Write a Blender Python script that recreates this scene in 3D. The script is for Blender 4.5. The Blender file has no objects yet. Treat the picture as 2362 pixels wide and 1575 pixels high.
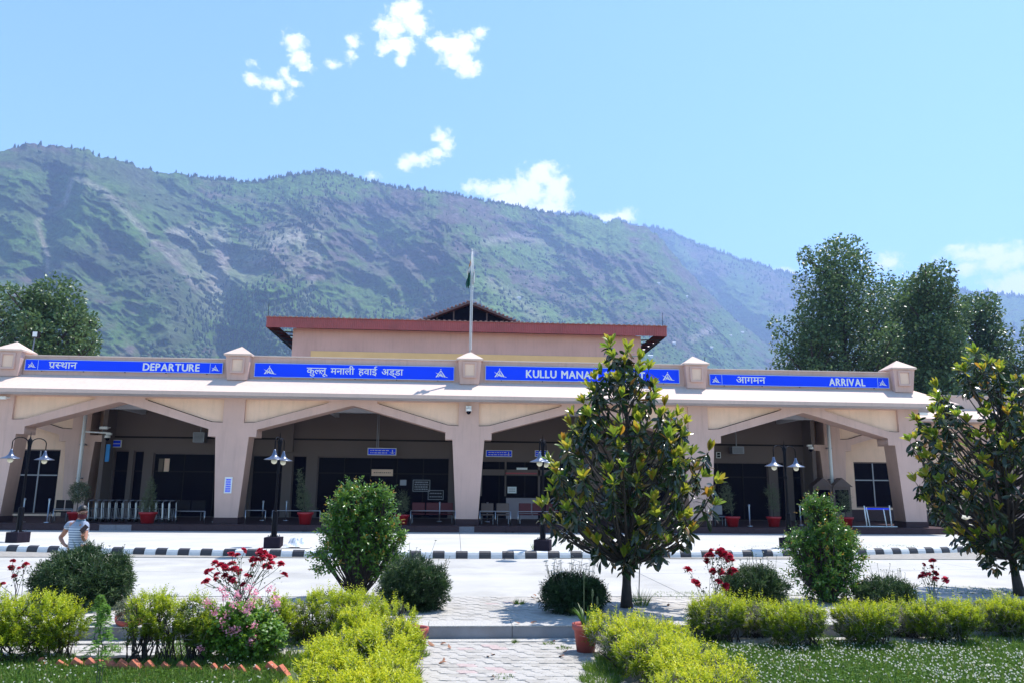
import bpy, bmesh, math, random
import numpy as np
from mathutils import Vector, Matrix
random.seed(7)
RS = np.random.RandomState(11)
SC = bpy.context.scene
COL = SC.collection
# ------------------------------------------------------------------ camera, world, sun, exposure
W, H = 2362, 1575
FPX, PIT, YAW, ROL = 1745.95, .1885, .07, .0091
CAM = np.array([-.461, 0., 2.])
_cy, _sy, _cp, _sp = math.cos(YAW), math.sin(YAW), math.cos(PIT), math.sin(PIT)
CF = np.array([_sy*_cp, _cy*_cp, _sp]); _R = np.array([_cy, -_sy, 0.]); _U = np.cross(_R, CF)
CR = _R*math.cos(ROL) + _U*math.sin(ROL); CU = -_R*math.sin(ROL) + _U*math.cos(ROL)
cam = bpy.data.cameras.new('camera'); camo = bpy.data.objects.new('camera', cam); COL.objects.link(camo)
cam.sensor_width = 36; cam.lens = 36*FPX/W; cam.clip_start = .1; cam.clip_end = 20000
camo.matrix_world = Matrix(((CR[0], CU[0], -CF[0], CAM[0]), (CR[1], CU[1], -CF[1], CAM[1]), (CR[2], CU[2], -CF[2], CAM[2]), (0, 0, 0, 1)))
SC.camera = camo

def ray(px, py): return CF + CR*((px-W/2)/FPX) - CU*((py-H/2)/FPX)
def at(px, py, Y=None, Z=None):
    d = ray(px, py)
    t = (Y-CAM[1])/d[1] if Y is not None else (Z-CAM[2])/d[2]
    return CAM + d*t

SUN = Vector((.36, .22, 1.)).normalized()
EL = math.asin(SUN.z); AZ = math.atan2(SUN.x, SUN.y)
SC.view_settings.view_transform = 'Standard'; SC.view_settings.look = 'None'
SC.view_settings.exposure = 1.05; SC.view_settings.gamma = 1; SC.view_settings.use_curve_mapping = False
sun = bpy.data.lights.new('sun', 'SUN'); sun.energy = 4.3; sun.angle = math.radians(.5); sun.color = (1, .955, .9)
suno = bpy.data.objects.new('sun', sun); COL.objects.link(suno); suno.rotation_euler = (-SUN).to_track_quat('-Z', 'Y').to_euler()
suno.location = (0, 0, 60)
wd = bpy.data.worlds.new('World'); SC.world = wd; wd.use_nodes = True
NT = wd.node_tree; NT.nodes.clear()
def nd(nt, typ, **kw):
    n = nt.nodes.new(typ)
    for k, v in kw.items():
        if isinstance(k, str) and k.startswith('i_'): n.inputs[int(k[2:])].default_value = v
        else: setattr(n, k, v)
    return n
sky = nd(NT, 'ShaderNodeTexSky', sky_type='NISHITA'); sky.sun_disc = False; sky.sun_elevation = EL; sky.sun_rotation = AZ
sky.altitude = 1100; sky.air_density = 1.0; sky.dust_density = .8; sky.ozone_density = 2.0
L = NT.links.new
tc = nd(NT, 'ShaderNodeTexCoord'); sep = nd(NT, 'ShaderNodeSeparateXYZ'); L(tc.outputs['Generated'], sep.inputs[0])
def mth(nt, op, a, b=None, c=None, clamp=False):
    n = nt.nodes.new('ShaderNodeMath'); n.operation = op; n.use_clamp = clamp
    for i, v in enumerate((a, b, c)):
        if v is None: continue
        if isinstance(v, (int, float)): n.inputs[i].default_value = v
        else: nt.links.new(v, n.inputs[i])
    return n.outputs[0]
az_ = mth(NT, 'ARCTAN2', sep.outputs[0], sep.outputs[1])
hyp = mth(NT, 'SQRT', mth(NT, 'ADD', mth(NT, 'MULTIPLY', sep.outputs[0], sep.outputs[0]), mth(NT, 'MULTIPLY', sep.outputs[1], sep.outputs[1])))
te_ = mth(NT, 'DIVIDE', sep.outputs[2], hyp)
cmb = nd(NT, 'ShaderNodeCombineXYZ'); L(az_, cmb.inputs[0]); L(te_, cmb.inputs[1])
ns1 = nd(NT, 'ShaderNodeTexNoise'); ns1.inputs['Scale'].default_value = 26; ns1.inputs['Detail'].default_value = 7; ns1.inputs['Roughness'].default_value = .62
L(cmb.outputs[0], ns1.inputs['Vector'])
def vm(op, a, b, c=None):
    n = NT.nodes.new('ShaderNodeVectorMath'); n.operation = op
    for i, v in enumerate((a, b, c)):
        if v is None: continue
        if isinstance(v, tuple): n.inputs[i].default_value = v
        else: L(v, n.inputs[i])
    return n
warp = vm('MULTIPLY_ADD', vm('SUBTRACT', ns1.outputs['Color'], (.5, .5, .5)).outputs[0], (.022, .022, 0), cmb.outputs[0]).outputs[0]
CLOUDS = [  # (px, py, rx, ry, weight)
 (938,25,40,38,1),(955,55,36,34,1),(905,60,42,32,.9),(925,105,34,28,1),(893,112,26,16,.8),(928,140,16,13,.8),
 (1018,98,36,26,1),(1058,108,44,36,1),(1082,158,34,24,1),(1108,78,18,18,.7),(1060,140,42,26,1),
 (680,100,26,24,.75),(690,130,24,20,.75),(706,155,20,11,.6),(590,188,30,11,.6),(630,196,34,13,.7),(665,176,16,18,.6),(678,192,16,9,.6),(633,230,11,14,.5),(666,220,12,15,.5),(590,150,16,7,.35),
 (812,95,18,18,.6),(808,130,12,18,.5),(768,148,14,12,.45),
 (1020,312,20,17,.8),(1030,332,18,22,.8),(1008,352,22,12,.8),(965,366,38,15,.85),(938,376,18,17,.8),
 (1252,408,42,30,1),(1284,438,36,38,1),(1220,440,54,40,1),(1150,440,44,22,.95),(1108,435,34,17,.9),(1270,485,44,30,1),(1190,465,62,30,1),
 (1392,505,36,13,.7),(1440,500,32,15,.7),(2262,588,66,18,.65),(2322,600,62,22,.8),(2240,620,44,14,.7),(2345,660,54,30,.9),(2050,603,32,18,.7),(860,412,14,12,.7),(1806,625,22,9,.6),(2215,575,24,10,.5)]
best = None
for (px, py, rx, ry, w_) in CLOUDS:
    d = ray(px, py); hx = math.hypot(d[0], d[1]); a0 = math.atan2(d[0], d[1]); t0 = d[2]/hx
    sx, sy_ = FPX/rx/1.22, FPX/ry/1.3
    n = vm('MULTIPLY_ADD', warp, (sx, sy_, 0), (-a0*sx, -t0*sy_, 0))
    ln = NT.nodes.new('ShaderNodeVectorMath'); ln.operation = 'LENGTH'; L(n.outputs[0], ln.inputs[0])
    v = mth(NT, 'MULTIPLY_ADD', ln.outputs['Value'], -w_, w_)
    best = v if best is None else mth(NT, 'SMOOTH_MAX' if False else 'MAXIMUM', best, v)
ns2 = nd(NT, 'ShaderNodeTexNoise'); ns2.inputs['Scale'].default_value = 60; ns2.inputs['Detail'].default_value = 8; ns2.inputs['Roughness'].default_value = .65
L(warp, ns2.inputs['Vector'])
dens = mth(NT, 'MULTIPLY_ADD', mth(NT, 'SUBTRACT', ns2.outputs['Fac'], .5), 2.1, best)
mr = nd(NT, 'ShaderNodeMapRange'); mr.interpolation_type = 'SMOOTHSTEP'; mr.inputs[1].default_value = -.12; mr.inputs[2].default_value = .62
L(dens, mr.inputs[0])
skyc = nd(NT, 'ShaderNodeMix', data_type='RGBA'); 
hs = nd(NT, 'ShaderNodeHueSaturation'); hs.inputs['Saturation'].default_value = 1.08; hs.inputs['Value'].default_value = 1.0
L(sky.outputs[0], hs.inputs['Color'])
gn = vm('MULTIPLY', hs.outputs[0], (.95, 1.09, 1.10)); L(mr.outputs[0], skyc.inputs[0]); L(gn.outputs[0], skyc.inputs[6]); skyc.inputs[7].default_value = (5.4, 5.5, 5.7, 1)
bg = nd(NT, 'ShaderNodeBackground'); bg.inputs[1].default_value = .138; L(skyc.outputs[2], bg.inputs[0])
wo = nd(NT, 'ShaderNodeOutputWorld'); L(bg.outputs[0], wo.inputs[0])
SC.cycles.use_denoising = True
SC.cycles.max_bounces = 7; SC.cycles.diffuse_bounces = 4; SC.cycles.glossy_bounces = 3; SC.cycles.transmission_bounces = 4
SC.cycles.volume_bounces = 1; SC.cycles.transparent_max_bounces = 8

# ------------------------------------------------------------------ helpers
def tag(o, label=None, cat=None, group=None, kind=None):
    if label: o['label'] = label
    if cat: o['category'] = cat
    if group: o['group'] = group
    if kind: o['kind'] = kind
    return o
def empty(name, loc, rz=0, label=None, cat=None, group=None, kind=None):
    o = bpy.data.objects.new(name, None); COL.objects.link(o); o.location = tuple(float(v) for v in loc); o.rotation_euler.z = rz
    return tag(o, label, cat, group, kind)
def link(name, me, mat=None, parent=None):
    if mat is not None and not me.materials:
        me.materials.append(mat)
    o = bpy.data.objects.new(name, me); COL.objects.link(o)
    if parent is not None: o.parent = parent
    return o
def copy_tree(o, parent=None):
    c = o.copy(); COL.objects.link(c); c.parent = parent
    for ch in KIDS.get(o.name, [x for x in bpy.data.objects if x.parent == o]):
        copy_tree(ch, c)
    return c
KIDS = {}
class MB:
    def __init__(s): s.v = []; s.f = []
    def add(s, vs, fs):
        n = len(s.v); s.v += [tuple(map(float, p)) for p in vs]; s.f += [tuple(i+n for i in f) for f in fs]; return s
    def box(s, x0, x1, y0, y1, z0, z1):
        return s.add([(x0,y0,z0),(x1,y0,z0),(x1,y1,z0),(x0,y1,z0),(x0,y0,z1),(x1,y0,z1),(x1,y1,z1),(x0,y1,z1)],
                     [(3,2,1,0),(4,5,6,7),(0,1,5,4),(1,2,6,5),(2,3,7,6),(3,0,4,7)])
    def frust(s, cx, cy, z0, z1, w0, d0, w1, d1):
        v = []
        for z, w, d in ((z0, w0, d0), (z1, w1, d1)):
            v += [(cx-w/2,cy-d/2,z),(cx+w/2,cy-d/2,z),(cx+w/2,cy+d/2,z),(cx-w/2,cy+d/2,z)]
        return s.add(v, [(3,2,1,0),(4,5,6,7),(0,1,5,4),(1,2,6,5),(2,3,7,6),(3,0,4,7)])
    def tube(s, pts, r, n=8, cap=True):
        pts = [Vector(p) for p in pts]; rs = r if isinstance(r, (list, tuple)) else [r]*len(pts)
        base = len(s.v); up = Vector((0, 0, 1))
        for i, p in enumerate(pts):
            t = (pts[min(i+1, len(pts)-1)] - pts[max(i-1, 0)]).normalized()
            a = t.cross(up if abs(t.z) < .9 else Vector((1, 0, 0))).normalized(); b = t.cross(a)
            for k in range(n):
                an = 2*math.pi*k/n; q = p + (a*math.cos(an) + b*math.sin(an))*rs[i]; s.v.append(tuple(q))
        for i in range(len(pts)-1):
            for k in range(n):
                a0 = base+i*n+k; a1 = base+i*n+(k+1) % n; s.f.append((a0, a1, a1+n, a0+n))
        if cap:
            s.f.append(tuple(base+k for k in range(n))[::-1]); s.f.append(tuple(base+(len(pts)-1)*n+k for k in range(n)))
        return s
    def lathe(s, prof, n=16, c=(0, 0, 0)):
        base = len(s.v)
        for (r, z) in prof:
            for k in range(n):
                an = 2*math.pi*k/n; s.v.append((c[0]+r*math.cos(an), c[1]+r*math.sin(an), c[2]+z))
        for i in range(len(prof)-1):
            for k in range(n):
                a0 = base+i*n+k; a1 = base+i*n+(k+1) % n; s.f.append((a0, a1, a1+n, a0+n))
        return s
    def mesh(s, name='m'):
        me = bpy.data.meshes.new(name); me.from_pydata(s.v, [], s.f); me.update(); return me
    def build(s, name, mat, parent=None, smooth=False, bevel=0):
        me = s.mesh(name)
        if smooth: me.shade_smooth()
        o = link(name, me, mat, parent)
        if bevel:
            m = o.modifiers.new('bevel', 'BEVEL'); m.width = bevel; m.segments = 2; m.limit_method = 'ANGLE'; m.angle_limit = .6
        return o
def npmesh(name, V, F, mat, parent=None, attrs=None, smooth=False, mats=None, midx=None):
    V = np.asarray(V, np.float32); F = np.asarray(F, np.int32); k = F.shape[1]
    me = bpy.data.meshes.new(name); me.vertices.add(len(V)); me.vertices.foreach_set('co', V.ravel())
    me.loops.add(F.size); me.loops.foreach_set('vertex_index', F.ravel())
    me.polygons.add(len(F)); me.polygons.foreach_set('loop_start', np.arange(0, F.size, k, dtype=np.int32))
    if mats:
        for m in mats: me.materials.append(m)
        me.polygons.foreach_set('material_index', np.asarray(midx, np.int32))
    elif mat is not None: me.materials.append(mat)
    if smooth: me.polygons.foreach_set('use_smooth', np.ones(len(F), bool))
    me.update(calc_edges=True)
    for nme, arr in (attrs or {}).items():
        if arr.ndim == 1:
            a = me.attributes.new(nme, 'FLOAT', 'POINT'); a.data.foreach_set('value', arr.astype(np.float32))
        else:
            a = me.attributes.new(nme, 'FLOAT_COLOR', 'POINT'); c = np.ones((len(arr), 4), np.float32); c[:, :3] = arr; a.data.foreach_set('color', c.ravel())
    o = bpy.data.objects.new(name, me); COL.objects.link(o)
    if parent is not None: o.parent = parent
    return o
def plate(name, outer, holes, y0, y1, mat, parent=None, bevel=0):
    """outline in the X-Z plane, extruded from y0 to y1"""
    cu = bpy.data.curves.new('tmp', 'CURVE'); cu.dimensions = '2D'; cu.fill_mode = 'BOTH'; cu.extrude = (y1-y0)/2
    for poly in [outer] + list(holes):
        sp = cu.splines.new('POLY'); sp.points.add(len(poly)-1); sp.use_cyclic_u = True
        for p, q in zip(sp.points, poly): p.co = (q[0], q[1], 0, 1)
    o = bpy.data.objects.new('tmp', cu); COL.objects.link(o); bpy.context.view_layer.update()
    me = bpy.data.meshes.new_from_object(o.evaluated_get(bpy.context.evaluated_depsgraph_get()))
    bpy.data.objects.remove(o); bpy.data.curves.remove(cu)
    n = len(me.vertices); c = np.empty(n*3, np.float32); me.vertices.foreach_get('co', c); c = c.reshape(-1, 3)
    c = np.stack([c[:, 0], (y0+y1)/2 + c[:, 2], c[:, 1]], -1); me.vertices.foreach_set('co', c.ravel()); me.flip_normals()
    me.materials.clear(); me.name = name; me.update()
    return link(name, me, mat, parent)

# ------------------------------------------------------------------ materials
def srgb(r, g, b):
    f = lambda v: ((v/255+.055)/1.055)**2.4 if v > 10 else v/255/12.92
    return (f(r), f(g), f(b), 1)
def mat(name, c, rough=.7, var=.12, scale=3., bump=0., bscale=60., metal=0., dirt=None, dirtamt=.3, coord='Object', spec=.5, streak=0):
    m = bpy.data.materials.new(name); m.use_nodes = True; nt = m.node_tree; p = nt.nodes['Principled BSDF']
    p.inputs['Roughness'].default_value = rough; p.inputs['Metallic'].default_value = metal; p.inputs['Specular IOR Level'].default_value = spec
    c = tuple(c)[:3]
    t = nt.nodes.new('ShaderNodeTexCoord')
    if var > 0:
        n = nt.nodes.new('ShaderNodeTexNoise'); n.inputs['Scale'].default_value = scale; n.inputs['Detail'].default_value = 6
        nt.links.new(t.outputs[coord], n.inputs['Vector'])
        r = nt.nodes.new('ShaderNodeValToRGB'); e = r.color_ramp.elements
        e[0].position = .3; e[1].position = .7
        e[0].color = tuple(v*(1-var) for v in c)+(1,); e[1].color = tuple(min(1, v*(1+var)) for v in c)+(1,)
        nt.links.new(n.outputs['Fac'], r.inputs[0]); out = r.outputs[0]
        if dirt is not None:
            n2 = nt.nodes.new('ShaderNodeTexNoise'); n2.inputs['Scale'].default_value = scale*.35; n2.inputs['Detail'].default_value = 8; n2.inputs['Roughness'].default_value = .7
            nt.links.new(t.outputs[coord], n2.inputs['Vector'])
            k = nt.nodes.new('ShaderNodeMapRange'); k.inputs[1].default_value = .5; k.inputs[2].default_value = .72; k.inputs[4].default_value = dirtamt
            nt.links.new(n2.outputs['Fac'], k.inputs[0])
            mx = nt.nodes.new('ShaderNodeMix'); mx.data_type = 'RGBA'; nt.links.new(k.outputs[0], mx.inputs[0]); nt.links.new(out, mx.inputs[6]); mx.inputs[7].default_value = tuple(dirt)[:3]+(1,)
            out = mx.outputs[2]
        if streak:
            mp = nt.nodes.new('ShaderNodeMapping'); mp.inputs['Scale'].default_value = (5, 5, .45); nt.links.new(t.outputs[coord], mp.inputs[0])
            n4 = nt.nodes.new('ShaderNodeTexNoise'); n4.inputs['Scale'].default_value = 1.3; n4.inputs['Detail'].default_value = 7; n4.inputs['Roughness'].default_value = .65; nt.links.new(mp.outputs[0], n4.inputs['Vector'])
            k4 = nt.nodes.new('ShaderNodeMapRange'); k4.inputs[1].default_value = .50; k4.inputs[2].default_value = .78; k4.inputs[4].default_value = streak; nt.links.new(n4.outputs['Fac'], k4.inputs[0])
            m4 = nt.nodes.new('ShaderNodeMix'); m4.data_type = 'RGBA'; nt.links.new(k4.outputs[0], m4.inputs[0]); nt.links.new(out, m4.inputs[6]); m4.inputs[7].default_value = tuple(v*.55 for v in c)+(1,); out = m4.outputs[2]
        nt.links.new(out, p.inputs['Base Color'])
    else: p.inputs['Base Color'].default_value = c+(1,)
    if bump:
        b = nt.nodes.new('ShaderNodeBump'); b.inputs['Strength'].default_value = bump; b.inputs['Distance'].default_value = .02
        n3 = nt.nodes.new('ShaderNodeTexNoise'); n3.inputs['Scale'].default_value = bscale; n3.inputs['Detail'].default_value = 4
        nt.links.new(t.outputs[coord], n3.inputs['Vector']); nt.links.new(n3.outputs['Fac'], b.inputs['Height']); nt.links.new(b.outputs[0], p.inputs['Normal'])
    return m
def leafmat(name, cols, rough=.45, trans=.35, spec=.5, back=None):
    """cols: list of (pos, rgb) driven by the per-leaf 'tint' value"""
    m = bpy.data.materials.new(name); m.use_nodes = True; nt = m.node_tree; p = nt.nodes['Principled BSDF']
    a = nt.nodes.new('ShaderNodeAttribute'); a.attribute_name = 'tint'
    oi = nt.nodes.new('ShaderNodeObjectInfo')
    r = nt.nodes.new('ShaderNodeValToRGB'); el = r.color_ramp.elements
    while len(el) < len(cols): el.new(.5)
    for e, (ps, c) in zip(el, cols): e.position = ps; e.color = tuple(c)+(1,)
    nt.links.new(a.outputs['Fac'], r.inputs[0]); col = r.outputs[0]
    if back:
        g = nt.nodes.new('ShaderNodeNewGeometry'); mx = nt.nodes.new('ShaderNodeMix'); mx.data_type = 'RGBA'
        nt.links.new(g.outputs['Backfacing'], mx.inputs[0]); nt.links.new(col, mx.inputs[6]); mx.inputs[7].default_value = tuple(back)+(1,)
        # keep half of the leaf colour on the back
        mx2 = nt.nodes.new('ShaderNodeMix'); mx2.data_type = 'RGBA'; mx2.inputs[0].default_value = .5
        nt.links.new(mx.outputs[2], mx2.inputs[6]); nt.links.new(col, mx2.inputs[7]); col = mx2.outputs[2]
    nt.links.new(col, p.inputs['Base Color']); p.inputs['Roughness'].default_value = rough; p.inputs['Specular IOR Level'].default_value = spec
    if trans:
        tr = nt.nodes.new('ShaderNodeBsdfTranslucent'); ms = nt.nodes.new('ShaderNodeMixShader'); ms.inputs[0].default_value = trans
        hsv = nt.nodes.new('ShaderNodeHueSaturation'); hsv.inputs['Value'].default_value = 1.35; hsv.inputs['Hue'].default_value = .49; nt.links.new(col, hsv.inputs['Color']); nt.links.new(hsv.outputs[0], tr.inputs[0])
        nt.links.new(p.outputs[0], ms.inputs[1]); nt.links.new(tr.outputs[0], ms.inputs[2]); nt.links.new(ms.outputs[0], nt.nodes['Material Output'].inputs[0])
    return m
M = {}
M['plaster'] = mat('mauve_plaster', (.60, .392, .328), .85, .07, .8, .2, 40, dirt=(.46, .33, .29), dirtamt=.45, streak=.35)
M['plaster2'] = mat('wing_plaster', (.60, .43, .36), .85, .05, .8, .15, 40, streak=.3)
M['canopy'] = mat('canopy_paint', (.63, .475, .395), .8, .05, .6, .1, 40, dirt=(.52, .42, .37), dirtamt=.4, streak=.3)
M['cream'] = mat('cream_plaster', (.80, .545, .40), .85, .06, 1.2, .1, 40, dirt=(.6, .43, .3), dirtamt=.5, streak=.25)
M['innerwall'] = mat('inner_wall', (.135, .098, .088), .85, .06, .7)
M['ceiling'] = mat('white_ceiling', (.46, .45, .48), .8, .05, .7)
M['yellow'] = mat('yellow_lintel', (.80, .54, .24), .8, .06, 1.)
M['maroon'] = mat('maroon_granite', (.055, .028, .032), .6, .2, 25, spec=.2)
M['maroon2'] = mat('grey_granite', (.17, .155, .18), .4, .2, 25)
M['dark'] = mat('dark_frame', (.012, .008, .010), .5, .1, spec=.1)
M['glass'] = mat('dark_glass', (.003, .002, .009), .1, 0, spec=.012)  # opaque; the dark interior behind the panes is put into this colour
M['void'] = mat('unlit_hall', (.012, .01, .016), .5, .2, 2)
M['redroof'] = mat('red_sheet', (.36, .075, .07), .5, .1, 2., dirt=(.2, .06, .05), dirtamt=.5)
M['roofedge'] = mat('weathered_sheet', (.34, .2, .17), .6, .2, 6)
M['brown'] = mat('brown_steel', (.10, .06, .055), .5, .15, 3)
M['steel'] = mat('steel', (.36, .37, .41), .3, .05, metal=1.)
M['dsteel'] = mat('dull_steel', (.20, .20, .23), .45, .05, metal=.8)
M['pole'] = mat('black_paint', (.006, .006, .009), .5, .1, 8, spec=.06)
M['shade'] = mat('lamp_shade_metal', (.17, .19, .24), .3, .06, metal=.9)
M['bulb'] = mat('opal_globe', (.72, .66, .48), .2, .05)
M['block'] = mat('lamp_plinth', (.022, .017, .026), .8, .2, 6, spec=.05)
M['blue'] = mat('sign_blue', (.003, .055, .92), .5, .03, .8, spec=.15)
M['beige0'] = mat('brown_poster', (.12, .085, .06), .7, .1)
M['cyan'] = mat('cyan_board', (.01, .20, .50), .5, .1)
M['white'] = mat('white_paint', (.78, .78, .78), .5, .04, 3)
M['signframe'] = mat('sign_edge', (.35, .5, .85), .5, .05)
M['letter'] = mat('sign_letter', (.72, .73, .74), .5, .12, 30)
M['red'] = mat('red_plastic', (.30, .008, .014), .4, .08, 6)
M['terra'] = mat('terracotta_pot', (.38, .075, .06), .6, .12, 6, dirt=(.3, .14, .1), dirtamt=.5)
M['conc'] = mat('road_concrete', (.41, .395, .365), .85, .10, .9, .3, 30, dirt=(.25, .24, .22), dirtamt=.75)  # road slabs: the concrete's own warm grey with darker dirt patches
M['conc2'] = mat('walk_concrete', (.45, .44, .41), .85, .07, .7, .2, 30, dirt=(.34, .33, .31), dirtamt=.5)
M['joint'] = mat('joint_dirt', (.27, .25, .22), .9, .2, 8)
M['kblack'] = mat('kerb_black', (.03, .028, .035), .6, .25, 9, .3, 40)
M['kwhite'] = mat('kerb_white', (.62, .62, .62), .7, .07, 9, .3, 40, dirt=(.4, .38, .35), dirtamt=.5)
M['paver'] = mat('grey_paver', (.36, .335, .30), .85, .15, 4, .4, 90, dirt=(.25, .23, .2), dirtamt=.4, coord='Generated')
M['paver1'] = mat('pale_paver', (.42, .395, .36), .85, .15, 3, .4, 90, dirt=(.3, .28, .25), dirtamt=.4, coord='Generated')
M['paver2'] = mat('pink_paver', (.43, .335, .315), .85, .12, 4, .4, 90, dirt=(.4, .33, .3), dirtamt=.4, coord='Generated')
M['stone'] = mat('riser_stone', (.23, .225, .24), .8, .15, 3, .3, 40, dirt=(.22, .15, .12), dirtamt=.6)
M['gravel'] = mat('gravel_concrete', (.42, .40, .37), .9, .25, 40, .6, 60)
M['soil'] = mat('dry_soil', (.20, .165, .12), .95, .3, 5, .8, 30, dirt=(.32, .29, .24), dirtamt=.8)
M['lawnsoil'] = mat('lawn_soil', (.07, .10, .025), .95, .3, 6, .8, 40)
M['brick'] = mat('orange_brick', (.50, .15, .085), .85, .2, 14, .5, 60, dirt=(.22, .1, .07), dirtamt=.5)
M['bark'] = mat('dark_bark', (.045, .034, .03), .9, .3, 12, .8, 50)
M['twig'] = mat('dry_twig', (.30, .26, .25), .9, .2, 20)
M['stem'] = mat('green_stem', (.08, .10, .045), .8, .2, 20)
M['dryleaf'] = mat('dry_leaf', (.28, .13, .07), .8, .3, 20)
M['skin'] = mat('skin', (.42, .19, .12), .5, .06, 8)
M['hair'] = mat('black_hair', (.01, .009, .01), .5, .1, 30)
M['cloth'] = mat('grey_shirt', (.36, .41, .52), .85, .05, 10)
M['trouser'] = mat('dark_trousers', (.04, .045, .07), .85, .1, 10)
M['mask'] = mat('maroon_mask', (.10, .012, .02), .8, .1, 10)
M['bagw'] = mat('white_sheet', (.7, .71, .74), .7, .06, 6)
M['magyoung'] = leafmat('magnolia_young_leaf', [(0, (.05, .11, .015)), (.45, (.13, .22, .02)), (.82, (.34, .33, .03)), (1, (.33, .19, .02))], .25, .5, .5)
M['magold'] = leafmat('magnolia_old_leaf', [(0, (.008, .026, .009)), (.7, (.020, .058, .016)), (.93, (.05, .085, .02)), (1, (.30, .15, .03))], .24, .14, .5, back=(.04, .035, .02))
M['camellia'] = leafmat('shrub_leaf', [(0, (.025, .07, .012)), (.6, (.075, .18, .025)), (.93, (.17, .29, .04)), (1, (.30, .19, .03))], .25, .35, .7)
M['daisyleaf'] = leafmat('daisy_leaf', [(0, (.012, .032, .012)), (.6, (.035, .08, .026)), (1, (.11, .17, .06))], .4, .25)
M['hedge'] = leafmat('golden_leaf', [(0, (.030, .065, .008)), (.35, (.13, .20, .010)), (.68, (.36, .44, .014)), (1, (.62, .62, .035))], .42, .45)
M['roseleaf'] = leafmat('rose_leaf', [(0, (.02, .05, .02)), (1, (.07, .12, .04))], .45, .3)
M['geran'] = leafmat('geranium_leaf', [(0, (.05, .12, .015)), (.6, (.11, .24, .025)), (1, (.25, .36, .03))], .45, .4)
M['fern'] = leafmat('cosmos_leaf', [(0, (.08, .19, .03)), (1, (.2, .38, .06))], .5, .4)
M['grass'] = leafmat('grass_blade', [(0, (.05, .11, .012)), (.6, (.11, .21, .022)), (.9, (.20, .28, .035)), (1, (.40, .33, .15))], .55, .35)
M['poplar'] = leafmat('poplar_leaf', [(0, (.035, .075, .028)), (.6, (.085, .155, .05)), (1, (.20, .29, .12))], .38, .3, .5)
M['potleaf'] = leafmat('pot_plant_leaf', [(0, (.05, .07, .035)), (1, (.16, .18, .09))], .6, .3)
M['rosered'] = leafmat('rose_petal', [(0, (.13, .004, .014)), (.55, (.46, .010, .03)), (1, (.78, .08, .12))], .5, .25)
M['pinkpetal'] = leafmat('pink_petal', [(0, (.72, .20, .30)), (1, (.9, .50, .56))], .5, .3)
M['whitepetal'] = leafmat('white_petal', [(0, (.60, .56, .46)), (1, (.82, .80, .72))], .5, .3)
M['conifer'] = leafmat('hill_tree', [(0, (.012, .028, .014)), (1, (.03, .055, .022))], .9, 0)
M['bush'] = leafmat('hill_bush', [(0, (.025, .055, .02)), (1, (.07, .12, .035))], .9, 0)
# ------------------------------------------------------------------ numpy noise
_P = np.random.RandomState(3).rand(512, 512).astype(np.float32)
def vnoise(x, y):
    xi = np.floor(x).astype(int); yi = np.floor(y).astype(int); fx = x-xi; fy = y-yi
    fx = fx*fx*(3-2*fx); fy = fy*fy*(3-2*fy)
    a = _P[xi % 512, yi % 512]; b = _P[(xi+1) % 512, yi % 512]; c = _P[xi % 512, (yi+1) % 512]; d = _P[(xi+1) % 512, (yi+1) % 512]
    return (a*(1-fx)+b*fx)*(1-fy)+(c*(1-fx)+d*fx)*fy
def fbm(x, y, o=5, g=.5, ridged=False):
    s = 0; a = 1; t = 0
    for i in range(o):
        n = vnoise(x+17.3*i, y+9.1*i)
        if ridged: n = 1-abs(2*n-1)
        s = s+a*n; t += a; a *= g; x = x*2.03+.7*y*.1; y = y*2.03
    return s/t
def seg_dist(px, py, pts):
    d = np.full(px.shape, 1e9)
    for (x0, y0), (x1, y1) in zip(pts[:-1], pts[1:]):
        vx, vy = x1-x0, y1-y0; t = np.clip(((px-x0)*vx+(py-y0)*vy)/(vx*vx+vy*vy), 0, 1)
        d = np.minimum(d, np.hypot(px-x0-t*vx, py-y0-t*vy))
    return d
def px2ae(px, py):
    d = CF[None]+CR[None]*((np.asarray(px)-W/2)/FPX)[:, None]-CU[None]*((np.asarray(py)-H/2)/FPX)[:, None]
    return np.arctan2(d[:, 0], d[:, 1]), d[:, 2]/np.hypot(d[:, 0], d[:, 1])

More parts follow.
